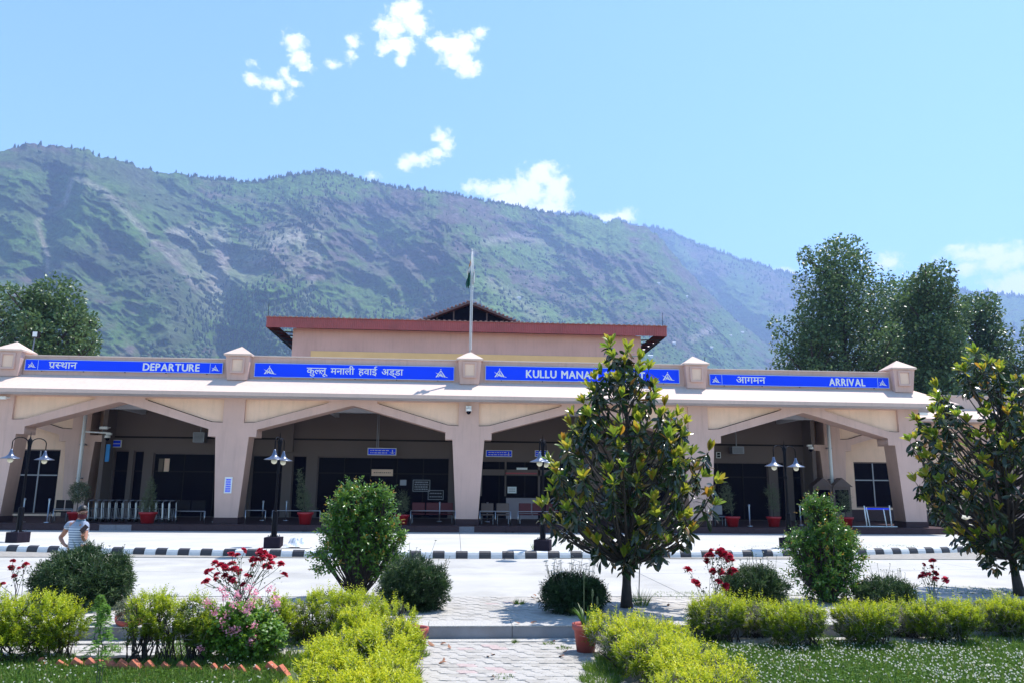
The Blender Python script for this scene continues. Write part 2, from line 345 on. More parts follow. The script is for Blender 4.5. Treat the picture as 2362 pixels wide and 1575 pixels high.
# ------------------------------------------------------------------ the valley side: two real slopes, kilometres away
def terrain(name, ridge, a0, a1, na, ntt, dbase, ridgeR, seed, feat, mt, zb=0.):
    rp = np.array(ridge, float); ra, re = px2ae(rp[:, 0], rp[:, 1]); 
    az = np.linspace(a0, a1, na); er = np.interp(az, ra, re)
    er = er + (fbm(az*260+seed, az*0+3, 4)-.5)*.008
    Rr = np.interp(az, [a0, 0, a1], ridgeR)
    t = np.linspace(0, 1, ntt)**.9
    A, T = np.meshgrid(az, t, indexing='ij')
    eb = (zb-2)/dbase
    E_ = eb+(er[:, None]-eb)*T
    # picture coordinates of each vertex, only used to put the ravines where the valley has them
    dx, dy, dz = np.sin(A), np.cos(A), E_
    dd = np.stack([dx, dy, dz], -1); zf = dd@CF; PX = W/2+FPX*(dd@CR)/zf; PY = H/2-FPX*(dd@CU)/zf
    D = dbase+(Rr[:, None]-dbase)*T**.85
    S = A*Rr[:, None]; Zm = E_*D
    env = np.clip(T*4, 0, 1)*np.clip((1-T)*5+.25, 0, 1)
    wx = (fbm(S/420+seed, Zm/420, 4)-.5)*420; wz = (fbm(S/380+seed+40, Zm/400+9, 4)-.5)*420
    sp = fbm((S+wx+Zm*.35)/430+seed, (Zm+wz)/640+seed, 5, .5, True)
    rk = fbm((S+wx*.6+Zm*.8)/150+seed*2, (Zm+wz*.6-S*.35)/170+3, 5, .6, True)
    D = D-env*(300*(sp-.5)+150*(rk-.6))
    D = D+env*feat(PX, PY)
    D = D-env*26*(fbm(S/40+wx/60, Zm/34+seed+wz/60, 4, .6, True)-.5)
    Zv = 2+E_*D
    V = np.stack([CAM[0]+dx*D, dy*D, Zv], -1)
    # ground cover colours from height, steepness and noise
    gz = np.gradient(Zv, axis=1)/np.maximum(1, np.abs(np.gradient(D, axis=1)))
    n1 = fbm((S+Zm*.7)/230+5+seed, (Zm-S*.3)/150+2, 5, .6); n2 = fbm(S/55+9, Zm/28+1, 5, .65); n3 = fbm(S/900+seed, Zm/500+7, 3)
    rock = np.clip((n1*.5+n2*.35+(sp*-.1)+.12*fbm(S/320+3, Zm/200+seed, 4, .6, True)-.405)*8, 0, 1)
    n4 = fbm(S/22+2, Zm/16+5, 4, .6)
    rock = np.clip(rock*(.55+.9*n4), 0, 1)
    grass = np.array([.052, .112, .024]); grass2 = np.array([.13, .205, .048]); rockc = np.array([.085, .062, .066]); rock2 = np.array([.17, .14, .13])
    C = grass[None, None]*(1-n3[..., None])+grass2[None, None]*n3[..., None]
    C = C*(.62+1.0*n2[..., None])
    rc = rockc+(rock2-rockc)*np.clip((n4-.35)*2.2, 0, 1)[..., None]
    C = C*(1-rock[..., None])+rc*rock[..., None]
    return V, PX, PY, C, T, S, Zm, n1, n2
def mesh_terrain(name, V, C, mt):
    na, nt_ = V.shape[:2]; idx = np.arange(na*nt_).reshape(na, nt_)
    F = np.stack([idx[:-1, :-1], idx[1:, :-1], idx[1:, 1:], idx[:-1, 1:]], -1).reshape(-1, 4)
    return npmesh(name, V.reshape(-1, 3), F, mt, attrs={'cover': C.reshape(-1, 3)}, smooth=True)
mh = bpy.data.materials.new('hillside'); mh.use_nodes = True; _n = mh.node_tree; _p = _n.nodes['Principled BSDF']; _p.inputs['Roughness'].default_value = .95; _p.inputs['Specular IOR Level'].default_value = .1
_a = _n.nodes.new('ShaderNodeAttribute'); _a.attribute_name = 'cover'
_t = _n.nodes.new('ShaderNodeTexCoord'); _no = _n.nodes.new('ShaderNodeTexNoise'); _no.inputs['Scale'].default_value = .05; _no.inputs['Detail'].default_value = 6; _no.inputs['Roughness'].default_value = .7
_n.links.new(_t.outputs['Object'], _no.inputs['Vector'])
_k = _n.nodes.new('ShaderNodeMapRange'); _k.inputs[1].default_value = .3; _k.inputs[2].default_value = .7; _k.inputs[3].default_value = .45; _k.inputs[4].default_value = 1.6; _n.links.new(_no.outputs['Fac'], _k.inputs[0])
_v = _n.nodes.new('ShaderNodeVectorMath'); _v.operation = 'SCALE'; _n.links.new(_a.outputs['Color'], _v.inputs[0]); _n.links.new(_k.outputs[0], _v.inputs[3]); _n.links.new(_v.outputs[0], _p.inputs['Base Color'])
_b = _n.nodes.new('ShaderNodeBump'); _b.inputs['Strength'].default_value = 1.; _b.inputs['Distance'].default_value = 24; _n.links.new(_no.outputs['Fac'], _b.inputs['Height']); _n.links.new(_b.outputs[0], _p.inputs['Normal'])

RAVINE = [(330, 400), (395, 500), (440, 560), (500, 620), (505, 720), (530, 820)]
SPURL = [(215, 352), (300, 440), (400, 560), (470, 690), (520, 800)]
def feat_near(PX, PY):
    f = 150*np.exp(-(seg_dist(PX, PY, RAVINE)/75)**2)
    f -= 150*np.exp(-(seg_dist(PX, PY, [(215, 352), (300, 470), (370, 620), (400, 800)])/80)**2)
    f -= 150*np.exp(-(seg_dist(PX, PY, [(740, 392), (700, 520), (640, 620), (600, 720)])/85)**2)
    f += 150*np.exp(-(seg_dist(PX, PY, [(850, 420), (870, 560), (800, 700), (760, 840)])/55)**2)
    f -= 160*np.exp(-(seg_dist(PX, PY, [(1000, 435), (1060, 600), (1150, 760)])/90)**2)
    f += 170*np.exp(-(seg_dist(PX, PY, [(1230, 482), (1280, 640), (1340, 800)])/60)**2)
    f += 130*np.exp(-(seg_dist(PX, PY, [(130, 420), (110, 520), (85, 640)])/40)**2)
    return f
def feat_far(PX, PY):
    f = 260*np.exp(-(seg_dist(PX, PY, [(1440, 520), (1500, 620), (1620, 760), (1780, 860)])/45)**2)
    f -= 200*np.exp(-(seg_dist(PX, PY, [(1650, 575), (1740, 690), (1830, 800)])/50)**2)
    return f
RN = [(-900, 420), (-400, 380), (-150, 365), (0, 349), (60, 332), (130, 339), (208, 348), (216, 358), (300, 374), (326, 390), (390, 400), (440, 407), (520, 416), (590, 420), (640, 410), (700, 400), (745, 393), (800, 402), (850, 419), (900, 430), (950, 437), (1030, 445), (1100, 460), (1160, 470), (1230, 484), (1290, 496), (1350, 494), (1400, 516), (1425, 506), (1455, 520), (1490, 524), (1520, 545), (1565, 600), (1630, 672), (1700, 742), (1780, 800), (1835, 850), (1900, 900), (2000, 980), (2100, 1060), (2300, 1090), (2700, 1100)]
RF = [(700, 560), (1000, 540), (1200, 500), (1290, 492), (1350, 493), (1400, 517), (1425, 505), (1452, 517), (1475, 525), (1500, 522), (1550, 536), (1600, 562), (1650, 578), (1720, 602), (1790, 624), (1900, 648), (2050, 668), (2195, 664), (2240, 676), (2362, 683), (2600, 690), (3000, 660), (3400, 640)]
an0, an1 = -1.0, .60
V1, PX1, PY1, C1, T1, S1, Z1, na1, nb1 = terrain('hill', RN, an0, an1, 980, 330, 1050, [1900, 2750, 4600], 1.7, feat_near, mh)
V2, PX2, PY2, C2, T2, S2, Z2, na2, nb2 = terrain('far', RF, -.15, 1.0, 520, 200, 3300, [5300, 5300, 5600], 8.3, feat_far, mh)
def paint(C, PX, PY, pts, w, col, amt, nz):
    k = np.clip(1-seg_dist(PX, PY, pts)/w*(.6+.9*nz), 0, 1)**.7*amt
    return C*(1-k[..., None])+np.array(col)*k[..., None]
scree = (.42, .36, .33)
for pts, w, a in (([(165, 415), (150, 470), (100, 500), (84, 512), (97, 550), (110, 590), (109, 640)], 6, .75), ([(505, 545), (520, 590), (500, 625), (505, 660)], 22, .6),
                  ([(395, 535), (440, 535), (470, 550)], 12, .55), ([(180, 412), (240, 440), (300, 500), (380, 580), (450, 660)], 8, .5), ([(640, 560), (690, 545), (720, 580), (680, 620)], 16, .45),
                  ([(560, 620), (620, 570), (700, 540)], 40, .35), ([(430, 560), (480, 640), (500, 700)], 34, .35), ([(1120, 560), (1200, 545), (1260, 560)], 10, .4), ([(740, 540), (735, 610), (700, 700)], 8, .4),
                  ([(1600, 780), (1640, 760)], 9, .6), ([(1130, 650), (1190, 690), (1250, 740)], 14, .3)):
    C1 = paint(C1, PX1, PY1, pts, w*1.4, scree, a, nb1)
for pts, w, a in (([(150, 600), (260, 590), (330, 640)], 60, .5), ([(60, 360), (200, 380), (320, 400)], 45, .5), ([(380, 640), (420, 720), (400, 780)], 60, .55), ([(40, 480), (100, 470)], 50, .4), ([(330, 430), (420, 480)], 60, .4)):
    C1 = paint(C1, PX1, PY1, pts, w, (.075, .055, .07), a, na1)
for pts, w, a in (([(20, 500), (170, 520), (260, 480)], 50, .45), ([(120, 650), (330, 670)], 40, .5), ([(520, 470), (640, 480), (740, 500)], 40, .3), ([(900, 640), (1050, 700)], 60, .35)):
    C1 = paint(C1, PX1, PY1, pts, w, (.10, .17, .045), a, na1)
hill = mesh_terrain('hills', V1, C1, mh); tag(hill, kind='structure')
hill2 = mesh_terrain('far_hills', V2, C2, mh); tag(hill2, kind='structure')

def grid_pick(V, PX, PY, n, dens, seed):
    r = np.random.RandomState(seed); na, nt_ = PX.shape
    i = r.randint(0, na-1, n*6); j = r.randint(0, nt_-1, n*6)
    p = dens(PX[i, j], PY[i, j], i, j); ok = (r.rand(len(i)) < p); i, j = i[ok][:n], j[ok][:n]
    fr = r.rand(len(i), 2)[:, :, None]
    return V[i, j]*(1-fr[:, 0]) + V[i+1, j]*fr[:, 0]*.5+ V[i, j+1]*fr[:, 0]*.5, j
def cones(name, P, h, w, mt, n=6, seed=1, bush=False):
    r = np.random.RandomState(seed); N = len(P); a = np.arange(n)*2*np.pi/n
    Vs = []; F = []
    rad = (w[:, None]*(.7+.6*r.rand(N, n))); th = a[None]+r.rand(N, 1)*6
    if bush: levels = [(0, .6), (.45, 1.), (.85, .6)]
    else: levels = [(.0, .75), (.3, .95), (.65, .55)]
    for lz, lr in levels:
        rr = rad*lr*(.8+.4*r.rand(N, n))
        Vs.append(np.stack([P[:, None, 0]+np.cos(th)*rr, P[:, None, 1]+np.sin(th)*rr, np.broadcast_to(P[:, None, 2]-1+h[:, None]*lz, rr.shape)], -1))
    Vs.append((P+np.stack([r.randn(N)*w*.1, 0*h, h-1], -1))[:, None])
    Vv = np.concatenate(Vs, 1); m = 3*n+1
    f = []
    for l in range(2):
        for k in range(n):
            a0, a1 = l*n+k, l*n+(k+1) % n; f += [(a0, a1, a1+n), (a0, a1+n, a0+n)]
    for k in range(n): f.append((2*n+k, 2*n+(k+1) % n, 3*n))
    F = (np.array(f)[None]+np.arange(N)[:, None, None]*m).reshape(-1, 3)
    tint = np.repeat(r.rand(N), m)
    return npmesh(name, Vv.reshape(-1, 3), F, mt, attrs={'tint': tint})
def G(PX, PY, pts, w): return np.exp(-(seg_dist(PX, PY, pts)/w)**2)
def d_con(px, py, i, j):
    t = T1[i, j]; n = na1[i, j]
    p = .005*(n > .5)+.35*G(px, py, [(620, 470), (580, 540), (640, 600)], 28)*(n > .42)+.5*G(px, py, [(520, 430), (490, 470), (440, 560)], 14)+1.0*G(px, py, [(480, 745), (600, 720), (720, 740), (560, 790)], 50)
    p += .3*G(px, py, [(760, 430), (720, 500)], 40)+.5*G(px, py, [(640, 640), (720, 700)], 18)+.12*G(px, py, [(800, 420), (700, 480), (600, 520)], 60)+.25*G(px, py, [(860, 760), (930, 760)], 50)
    p += .07*G(px, py, [(900, 500), (1100, 540), (1300, 620)], 90)+.1*G(px, py, [(1000, 740), (1300, 760)], 70)
    return np.clip(p, 0, 1)
P, _ = grid_pick(V1, PX1, PY1, 8500, d_con, 5)
rr = np.random.RandomState(6)
# pines standing on the ridge line
ii = rr.randint(0, 899, 1500); rpx = PX1[ii, -1]; ok = ((rpx > 440) & (rpx < 1400) & (rr.rand(1500) < .9)) | (rr.rand(1500) < .12); ii = ii[ok]
Pr = V1[ii, -1-rr.randint(0, 3, len(ii))]; P = np.concatenate([P, Pr])
tag(cones('forest', P, (8+9*rr.rand(len(P))), 2.2+1.5*rr.rand(len(P)), M['conifer'], 6, 2), 'dark pines scattered over the mountain side and its ridge', 'forest', kind='stuff')
def d_bush(px, py, i, j):
    z = V1[i, j, 2]; p = np.clip(1.2-z/420, 0, 1)*(px > 330)*.8*(na1[i, j] > .42)+.25*G(px, py, [(1000, 780), (1300, 720), (1650, 800)], 90)+.01
    return np.clip(p, 0, 1)
P, _ = grid_pick(V1, PX1, PY1, 9000, d_bush, 9)
tag(cones('hill_shrubs', P, (4+6*rr.rand(len(P))), 3+3.5*rr.rand(len(P)), M['bush'], 6, 3, True), 'green bushes and low trees on the lower mountain side', 'shrubs', kind='stuff')
ii = rr.randint(0, 519, 1700); P = V2[ii, -1-rr.randint(0, 3, len(ii))]
P2, _ = grid_pick(V2, PX2, PY2, 4200, lambda px, py, i, j: np.clip(.25*(na2[i, j] > .45)+.5*G(px, py, [(1500, 560), (1480, 620)], 30)+.4*G(px, py, [(1650, 600), (1800, 650)], 25), 0, 1), 12)
P = np.concatenate([P, P2])
tag(cones('distant_forest', P, (17+12*rr.rand(len(P))), 5+3*rr.rand(len(P)), M['conifer'], 5, 4), 'faint blue pines on the farther mountain slope', 'forest', kind='stuff')
# hillside houses, tiny pale boxes under tin roofs
hr = np.random.RandomState(21)
m_hw = mat('hill_house_wall', (.6, .58, .55), .8, .1); m_hr = mat('tin_roof', (.5, .52, .56), .4, .1)
for k, (px, py) in enumerate([(1583, 686), (1520, 655), (1712, 768), (1685, 775), (1556, 792), (1640, 803), (1195, 690), (1500, 823)]):
    q = np.abs(PX1-px)+np.abs(PY1-py)*1.5; i, j = np.unravel_index(q.argmin(), q.shape); p = V1[i, j]
    s = 5+3*hr.rand(); mb = MB().box(-s, s, -4, 4, -4, 4); t = empty('hill_house', p, 0, 'tiny white house under a tin roof high on the hazy hillside', 'house', 'houses on the mountain side')
    mb.build('wall', m_hw, t); MB().add([(-s-1, -5, 3.6), (s+1, -5, 3.6), (s+1, 5, 3.6), (-s-1, 5, 3.6), (-s-1, 0, 6.5), (s+1, 0, 6.5)], [(0, 1, 5, 4), (2, 3, 4, 5), (3, 0, 4), (1, 2, 5)]).build('roof', m_hr, t)

# ------------------------------------------------------------------ ground
KY = lambda x: 21.95+.0094*x*x          # kerb line (gentle bend)
RY = lambda x: 14.55+.0045*x*x          # near edge of the road
gd = MB().add([(-9000, -60, -.30), (9000, -60, -.30), (9000, 9000, -.30), (-9000, 9000, -.30)], [(0, 1, 2, 3)]).build('ground', M['soil']); tag(gd, kind='structure')
# air between here and the mountains
hz = MB().box(-5200, 5200, -50, 6900, -1.5, 1900).build('haze', None); 
hz.data.materials.clear(); mz = bpy.data.materials.new('air'); mz.use_nodes = True; _n = mz.node_tree; _n.nodes.clear()
_pv = _n.nodes.new('ShaderNodeVolumePrincipled'); _pv.inputs['Density'].default_value = .00016; _pv.inputs['Color'].default_value = (.43, .61, 1.0, 1); _pv.inputs['Anisotropy'].default_value = .1
_o = _n.nodes.new('ShaderNodeOutputMaterial'); _n.links.new(_pv.outputs[0], _o.inputs['Volume']); hz.data.materials.append(mz); tag(hz, kind='stuff')

# concrete road in slabs, joints between them
road = empty('road', (0, 18, 0), kind='structure')
def ribbon(f0, f1, x0, x1, z0, z1, zz, n=6):
    mb = MB(); xs = np.linspace(x0, x1, n)
    top = [(x, f0(x), z0) for x in xs]+[(x, f1(x), z1) for x in xs[::-1]]
    k = len(top); bot = [(x, y, zz) for x, y, _ in top]
    fs = [tuple(range(k)), tuple(range(k, 2*k))[::-1]]+[(i, i+k, (i+1) % k+k, (i+1) % k) for i in range(k)]
    return mb.add(top+bot, fs)
def rel(o, par):
    o.matrix_parent_inverse = Matrix.Translation(-par.location); return o
MB().box(-40, 40, 13, 34, -.29, -.03).build('road_base', M['joint'], road).matrix_parent_inverse = Matrix.Translation(-road.location)
g = .009; rowf = [0, .5, 1.]
xs = np.arange(-37.5, 38, 4.6)
for a, b in zip(xs[:-1], xs[1:]):
    for r0, r1 in zip(rowf[:-1], rowf[1:]):
        f = lambda fr, s: (lambda x: RY(x)+(KY(x)-RY(x))*fr+s)
        rel(ribbon(f(r0, g), f(r1, -g), a+g, b-g, 0, 0, -.06).build('slab', M['conc'], road), road)
# walk between the kerb and the porch
walk = empty('forecourt', (0, 27, 0), kind='structure')
xs = np.arange(-37.5, 38, 6.2)
for a, b in zip(xs[:-1], xs[1:]):
    for q0, q1 in ((0, .5), (.5, 1)):
        y0 = lambda x: KY(x)+.15; f0 = lambda x, q=q0: y0(x)+(36-y0(x))*q+.006; f1 = lambda x, q=q1: y0(x)+(36-y0(x))*q-.006
        rel(ribbon(f0, f1, a+.006, b-.006, .196-.10*q0, .196-.10*q1, -.02).build('slab', M['conc2'], walk), walk)
MB().box(-40, 40, 22, 60, -.2, .02).build('walk_base', M['joint'], walk).matrix_parent_inverse = Matrix.Translation(-walk.location)
# striped kerb
kerb = empty('kerb', (0, 22, 0), kind='structure')
def kblock(w):
    prof = [(0, 0), (.015, .10), (.04, .165), (.08, .195), (.14, .203), (.15, .203), (.15, 0)]
    n = len(prof); v = [(-w/2, y, z) for y, z in prof]+[(w/2, y, z) for y, z in prof]
    return MB().add(v, [tuple(range(n)), tuple(range(n, 2*n))[::-1]]+[(i, i+n, (i+1) % n+n, (i+1) % n) for i in range(n)]).mesh('kerb_block')
kmw, kmb = kblock(.318), kblock(.318); kmw.materials.append(M['kwhite']); kmb.materials.append(M['kblack'])
x = -24.; k = 0
while x < 26:
    sl = .0188*x; o = link('kerb_block', (kmw, kmb)[k % 2], None, kerb); o.location = (x, KY(x)-22+random.uniform(-.006, .006), random.uniform(-.006, .004)); o.rotation_euler.z = math.atan(sl)+random.uniform(-.01, .01)
    o.scale.x = random.uniform(.97, 1.0)*math.sqrt(1+sl*sl); x += .325; k += 1
# apron of wavy pavers between road and step, with the step faced in stone
apron = empty('apron', (0, 13, 0), kind='structure'); path = empty('path', (.2, 10, 0), kind='structure')
MB().box(-30, 30, 11.67, 14.62, -.28, -.030).build('apron_base', M['joint'], apron).matrix_parent_inverse = Matrix.Translation(-apron.location)
for sgn in (-1, 1):   # the wedge beside the bend of the road
    pass
rel(ribbon(lambda x: 14.40+0*x, lambda x: RY(x)-.02, -30, 30, -.006, -.006, -.2, 31).build('apron_edge', M['gravel'], apron), apron)
def paver_mesh(w, d, amp, h=.03):
    u = np.linspace(0, 1, 11); w2, d2 = w-.003, d-.003
    s = amp*np.sin(2*np.pi*u)
    pts = [(-w2/2+w2*a, -d2/2+s[i]*.6) for i, a in enumerate(u[:-1])]+[(w2/2+s[i], -d2/2+d2*a) for i, a in enumerate(u[:-1])]+[(w2/2-w2*a, d2/2+s[10-i]*.6) for i, a in enumerate(u[:-1])]+[(-w2/2+s[10-i], d2/2-d2*a) for i, a in enumerate(u[:-1])]
    n = len(pts); v = [(x*.985, y*.985, 0) for x, y in pts]+[(x, y, -.006) for x, y in pts]+[(x, y, -h) for x, y in pts]
    return v, [tuple(range(n))]+[(i, i+n, (i+1) % n+n, (i+1) % n)[::1] for i in range(n)]+[(i+n, i+2*n, (i+1) % n+2*n, (i+1) % n+n) for i in range(n)]
pw, pd = .225, .165
pv, pf = paver_mesh(pw, pd, .022)
pms = []
for m_ in ('paver1', 'paver1', 'paver1', 'paver', 'paver2'):
    me = bpy.data.meshes.new('paver'); me.from_pydata(pv, [], pf); me.materials.append(M[m_]); me.update(); pms.append(me)
def pink(i, j): return ((i % 7 in (2, 3)) and (j % 8 in (2, 3, 4)) and ((i+j) % 2 == 0)) or (i % 7 == 3 and j % 8 == 3)
PX0, PX1_ = -1.75, 1.62
nx = int((PX1_-PX0)/pw); k = 0
pr = np.random.RandomState(4)
for j in range(17):
    y = 11.28-pd*j
    for i in range(nx):
        if j > 13 and k > 296: continue
        x = PX0+pw*(i+.5+(.5 if j % 2 else 0)); 
        me = pms[4] if ((abs(i-7) < 2 and j % 7 in (1, 2, 3)) and ((i+j) % 2 == 0)) and pr.rand() < .8 else pms[pr.randint(0, 4)]
        if k < 298:
            o = link('paver', me, None, path); o.matrix_parent_inverse = Matrix.Translation(-path.location); o.location = (x, y, -.18+pr.uniform(-.004, .003)); o.rotation_euler = (pr.uniform(-.008, .008), pr.uniform(-.008, .008), pr.uniform(-.01, .01)); k += 1
def pavers_stuff(name, X0, X1, Y0, Y1, z, parent, pinkf, skip=None):
    Vv = []; Ff = []; mi = []; nb = 0; pvv = np.array(pv)
    j = 0; y = Y0+pd/2
    while y < Y1:
        x = X0+(pw/2 if j % 2 else 0); i = 0
        while x < X1:
            if not (skip and skip(x, y)):
                Vv.append(pvv+[x, y, z+pr.uniform(-.004, .003)]); Ff += [[a+nb for a in f] for f in pf]; nb += len(pv)
                mi += [2 if pinkf(i, j) and pr.rand() < .85 else int(pr.rand() < .3)]*len(pf)
            x += pw; i += 1
        y += pd; j += 1
    me = bpy.data.meshes.new(name); me.from_pydata(np.concatenate(Vv).tolist(), [], Ff)
    for m_ in ('paver1', 'paver', 'paver2'): me.materials.append(M[m_])
    me.polygons.foreach_set('material_index', np.array(mi, np.int32)); me.update()
    o = link(name, me, None, parent); return rel(o, parent)
# the pavers nearest the opening are pieces of their own, the rest is one part
k = 0
for j in range(16):
    y = 12.0+pd*(j+.5)
    for i in range(18):
        x = -1.6+pw*(i+(.5 if j % 2 else 0)); me = pms[4] if (7 < i < 11 and j in (10, 11) and (i+j) % 2 == 0) else pms[pr.randint(0, 4)]
        o = rel(link('paver', me, None, apron), apron); o.location = (x, y, pr.uniform(-.004, .003)); o.rotation_euler.z = pr.uniform(-.01, .01)
tag(pavers_stuff('paving', -14, 18, 12.0, 14.5, 0, apron, lambda i, j: j == 12 and i % 5 == 0, lambda x, y: -1.72 < x < 2.42), kind='stuff')
MB().box(PX0-.2, PX1_+.25, 8.0, 11.40, -.29, -.214).build('path_base', M['joint'], path).matrix_parent_inverse = Matrix.Translation(-path.location)
rel(MB().box(-12, 14, 11.38, 11.585, -.25, -.172).build('gravel_strip', M['gravel'], path), path)
tag(pavers_stuff('side_paving', -8.5, -1.9, 10.7, 11.35, -.19, path, lambda i, j: False), kind='stuff')
# step: upper edging slab and riser stones
x = -16.
while x < 18:
    w_ = random.uniform(1.0, 1.35); rel(MB().box(x+.004, x+w_-.004, 11.60, 11.66, -.18, -.012).build('riser_stone', M['stone'], apron, bevel=.004), apron)
    rel(MB().box(x+.004, x+w_-.004, 11.59, 12.0, -.010, .004).build('edge_slab', M['gravel'], apron), apron); x += w_
# lawns
def lawn_plane(name, pts, z): 
    o = MB().add([(a, b, z) for a, b in pts], [tuple(range(len(pts)))]).build(name, M['lawnsoil']); return tag(o, kind='structure')
lawn_plane('lawn', [(2.2, 2), (14, 2), (14, 11.05), (2.6, 11.05)], -.2)
lawn_plane('lawn', [(-14, 2), (-2.2, 2), (-2.2, 10.2), (-14, 10.2)], -.2)
# ------------------------------------------------------------------ terminal building
FZ = .37                    # porch floor
XC = [-19.46, -9.99, 0., 10.17, 19.86]
AB, AT, CKW = .474, .69, 1.0
B = empty('terminal_building', (0, 33, 0), 0, 'long mauve and cream airport terminal with splayed columns and bright sloping canopy', 'building')
BI = Matrix.Translation((0, -33, 0))
def bb(o):
    if o.parent is B: o.matrix_parent_inverse = BI
    return o
def column(xc, Y, th=.9, half=None, zb=.37, strip=.42):
    l = r = CKW
    lf = [(xc-AB, .62), (xc-AT, 3.96), (xc-CKW, 3.96), (xc-CKW, 4.27), (xc-strip, 4.27), (xc-strip, 5.60)]
    rt = [(xc+strip, 5.60), (xc+strip, 4.27), (xc+CKW, 4.27), (xc+CKW, 3.96), (xc+AT, 3.96), (xc+AB, .62)]
    if half == 'R': rt = [(xc+.56, 5.60), (xc+.5, .62)]
    if half == 'L': lf = [(xc-.5, .62), (xc-.56, 5.60)]
    o = bb(plate('column', lf+rt, [], Y, Y+th, M['plaster'], B))
    w0 = .5 if half == 'L' else AB; w1 = .5 if half == 'R' else AB
    p = MB().box(xc-w0-.03, xc+w1+.03, Y-.03, Y+th+.03, zb, .618).build('plinth', M['maroon'], o, bevel=.01)
    return o
def arch(xa, xb, Y, th=.9, strip=.42):
    a, b = xa+strip, xb-strip; xm = (a+b)/2
    outer = [(a, 4.27), (xa+CKW, 4.27), (xm-.25, 5.30), (xm, 5.36), (xm+.25, 5.30), (xb-CKW, 4.27), (b, 4.27), (b, 5.60), (a, 5.60)]
    h1 = [(a+.02, 5.55), (xm-1.05, 5.55), (xm-1.0, 5.50), (xm-1.1, 5.44), (xa+1.15, 4.64), (xa+.9, 4.57), (a+.02, 4.55)]
    h2 = [(a+b-x, z) for x, z in h1][::-1]
    o = bb(plate('arch', outer, [h1, h2], Y, Y+th, M['plaster'], B))
    for h in (h1, h2):
        c = (sum(x for x, z in h)/len(h), sum(z for x, z in h)/len(h))
        big = [(c[0]+(x-c[0])*1.01, c[1]+(z-c[1])*1.02) for x, z in h]
        bb(plate('infill_panel', big, [], Y+.13, Y+.2, M['cream'], o)); 
        # dark weather joint on the lower lip of the recess
        lo = sorted(h, key=lambda q: q[0]); 
        low = [q for q in h if q[1] < 5.5]
        low.sort(key=lambda q: q[0])
        j = MB()
        for (x0, z0), (x1, z1) in zip(low[:-1], low[1:]): j.tube([(x0, Y+.115, z0+.008), (x1, Y+.115, z1+.008)], .022, 5)
        bb(j.build('joint', M['dark'], o))
    return o
YF, YW = 33., 38.5
for i, x in enumerate(XC): column(x, YF, half={0: 'L', 4: 'R'}.get(i))
for a, b in zip(XC[:-1], XC[1:]): arch(a, b, YF)
# set-back wings at both ends
wc = at(1921, 1040, Y=YW)[0]; wl = at(187, 1000, Y=YW)[0]
print('wing cols', wc, wl)
for s, x0 in ((1, wc), (-1, wl)):
    cols = [x0, x0+s*9.7, x0+s*19.4]
    for i, x in enumerate(cols): column(x, YW)
    for a, b in zip(cols[:-1], cols[1:]): arch(min(a, b), max(a, b), YW)
# inner fins that carry the wall head between portico and hall
bb(MB().box(wl-.42+.9, wl+1.25, YW, YW+.9, 4.27, 5.60).build('wall_head', M['plaster'], B)) if False else None
# porch floor, risers in granite tiles
fl = bb(MB().box(-21.4, 21.4, 32.02, 40, -.1, FZ-.006).build('porch_floor', M['maroon'], B))
def floortile(x0, x1, y0, y1, z0, z1, m, nm='tile'):
    return bb(MB().box(x0, x1, y0, y1, z0, z1).build(nm, m, fl))
ramps = [(at(1062, 1225, Y=32)[0], at(1102, 1225, Y=32)[0]), (at(246, 1210, Y=32)[0], at(284, 1210, Y=32)[0])]
tw = .62; tme = {}
x = -21.4; k = 0
tm = MB().box(.004, tw-.004, -.02, .02, .0, FZ+.1).mesh('tile'); tm2 = tm.copy(); tm.materials.append(M['maroon']); tm2.materials.append(M['maroon2'])
while x < 21.3:
    r = any(a-.3 < x < b-.2 for a, b in ramps); o = link('tile', tm2 if r else tm, None, fl); bb(o); o.location = (x, 32.0+random.uniform(-.002, .002)-33*0, -.1); x += tw
bb(MB().box(-21.4, 21.4, 31.97, 32.6, FZ-.005, FZ+.012).build('nosing', M['maroon'], fl))
for (px) in (64, 420, 630, 700, 1168, 1182, 1722, 1890):   # weep holes
    xx = at(px, 1225, Y=32)[0]; bb(MB().tube([(xx, 31.95, .12), (xx, 32.0, .12)], .055, 10).build('weep_pipe', M['dark'], fl))
# canopy: sloped, hipped, over the portico
Xe0, Xe1 = XC[0]-1.75, XC[4]+1.85; Xi0, Xi1 = XC[0]-.55, XC[4]+.6
zt_, zp_ = 5.75, 6.5
v = [(Xe0,32.,zt_),(Xe1,32.,zt_),(Xi1,33.32,zp_),(Xi0,33.32,zp_),(Xe1,39.4,zt_),(Xi1,39.4,zp_),(Xe0,39.4,zt_),(Xi0,39.4,zp_)]
bb(MB().add(v, [(0,1,2,3),(1,4,5,2),(6,0,3,7)]).build('canopy', M['canopy'], B))
cf = MB(); cf.add([(Xe0,32.,5.60),(Xe1,32.,5.60),(Xe1,32.,zt_),(Xe0,32.,zt_)], [(0,1,2,3)]).add([(Xe1,32.,5.60),(Xe1,39.4,5.60),(Xe1,39.4,zt_),(Xe1,32.,zt_)], [(0,1,2,3)]).add([(Xe0,39.4,5.60),(Xe0,32.,5.60),(Xe0,32.,zt_),(Xe0,39.4,zt_)], [(0,1,2,3)])
bb(cf.build('fascia', M['plaster2'], B))
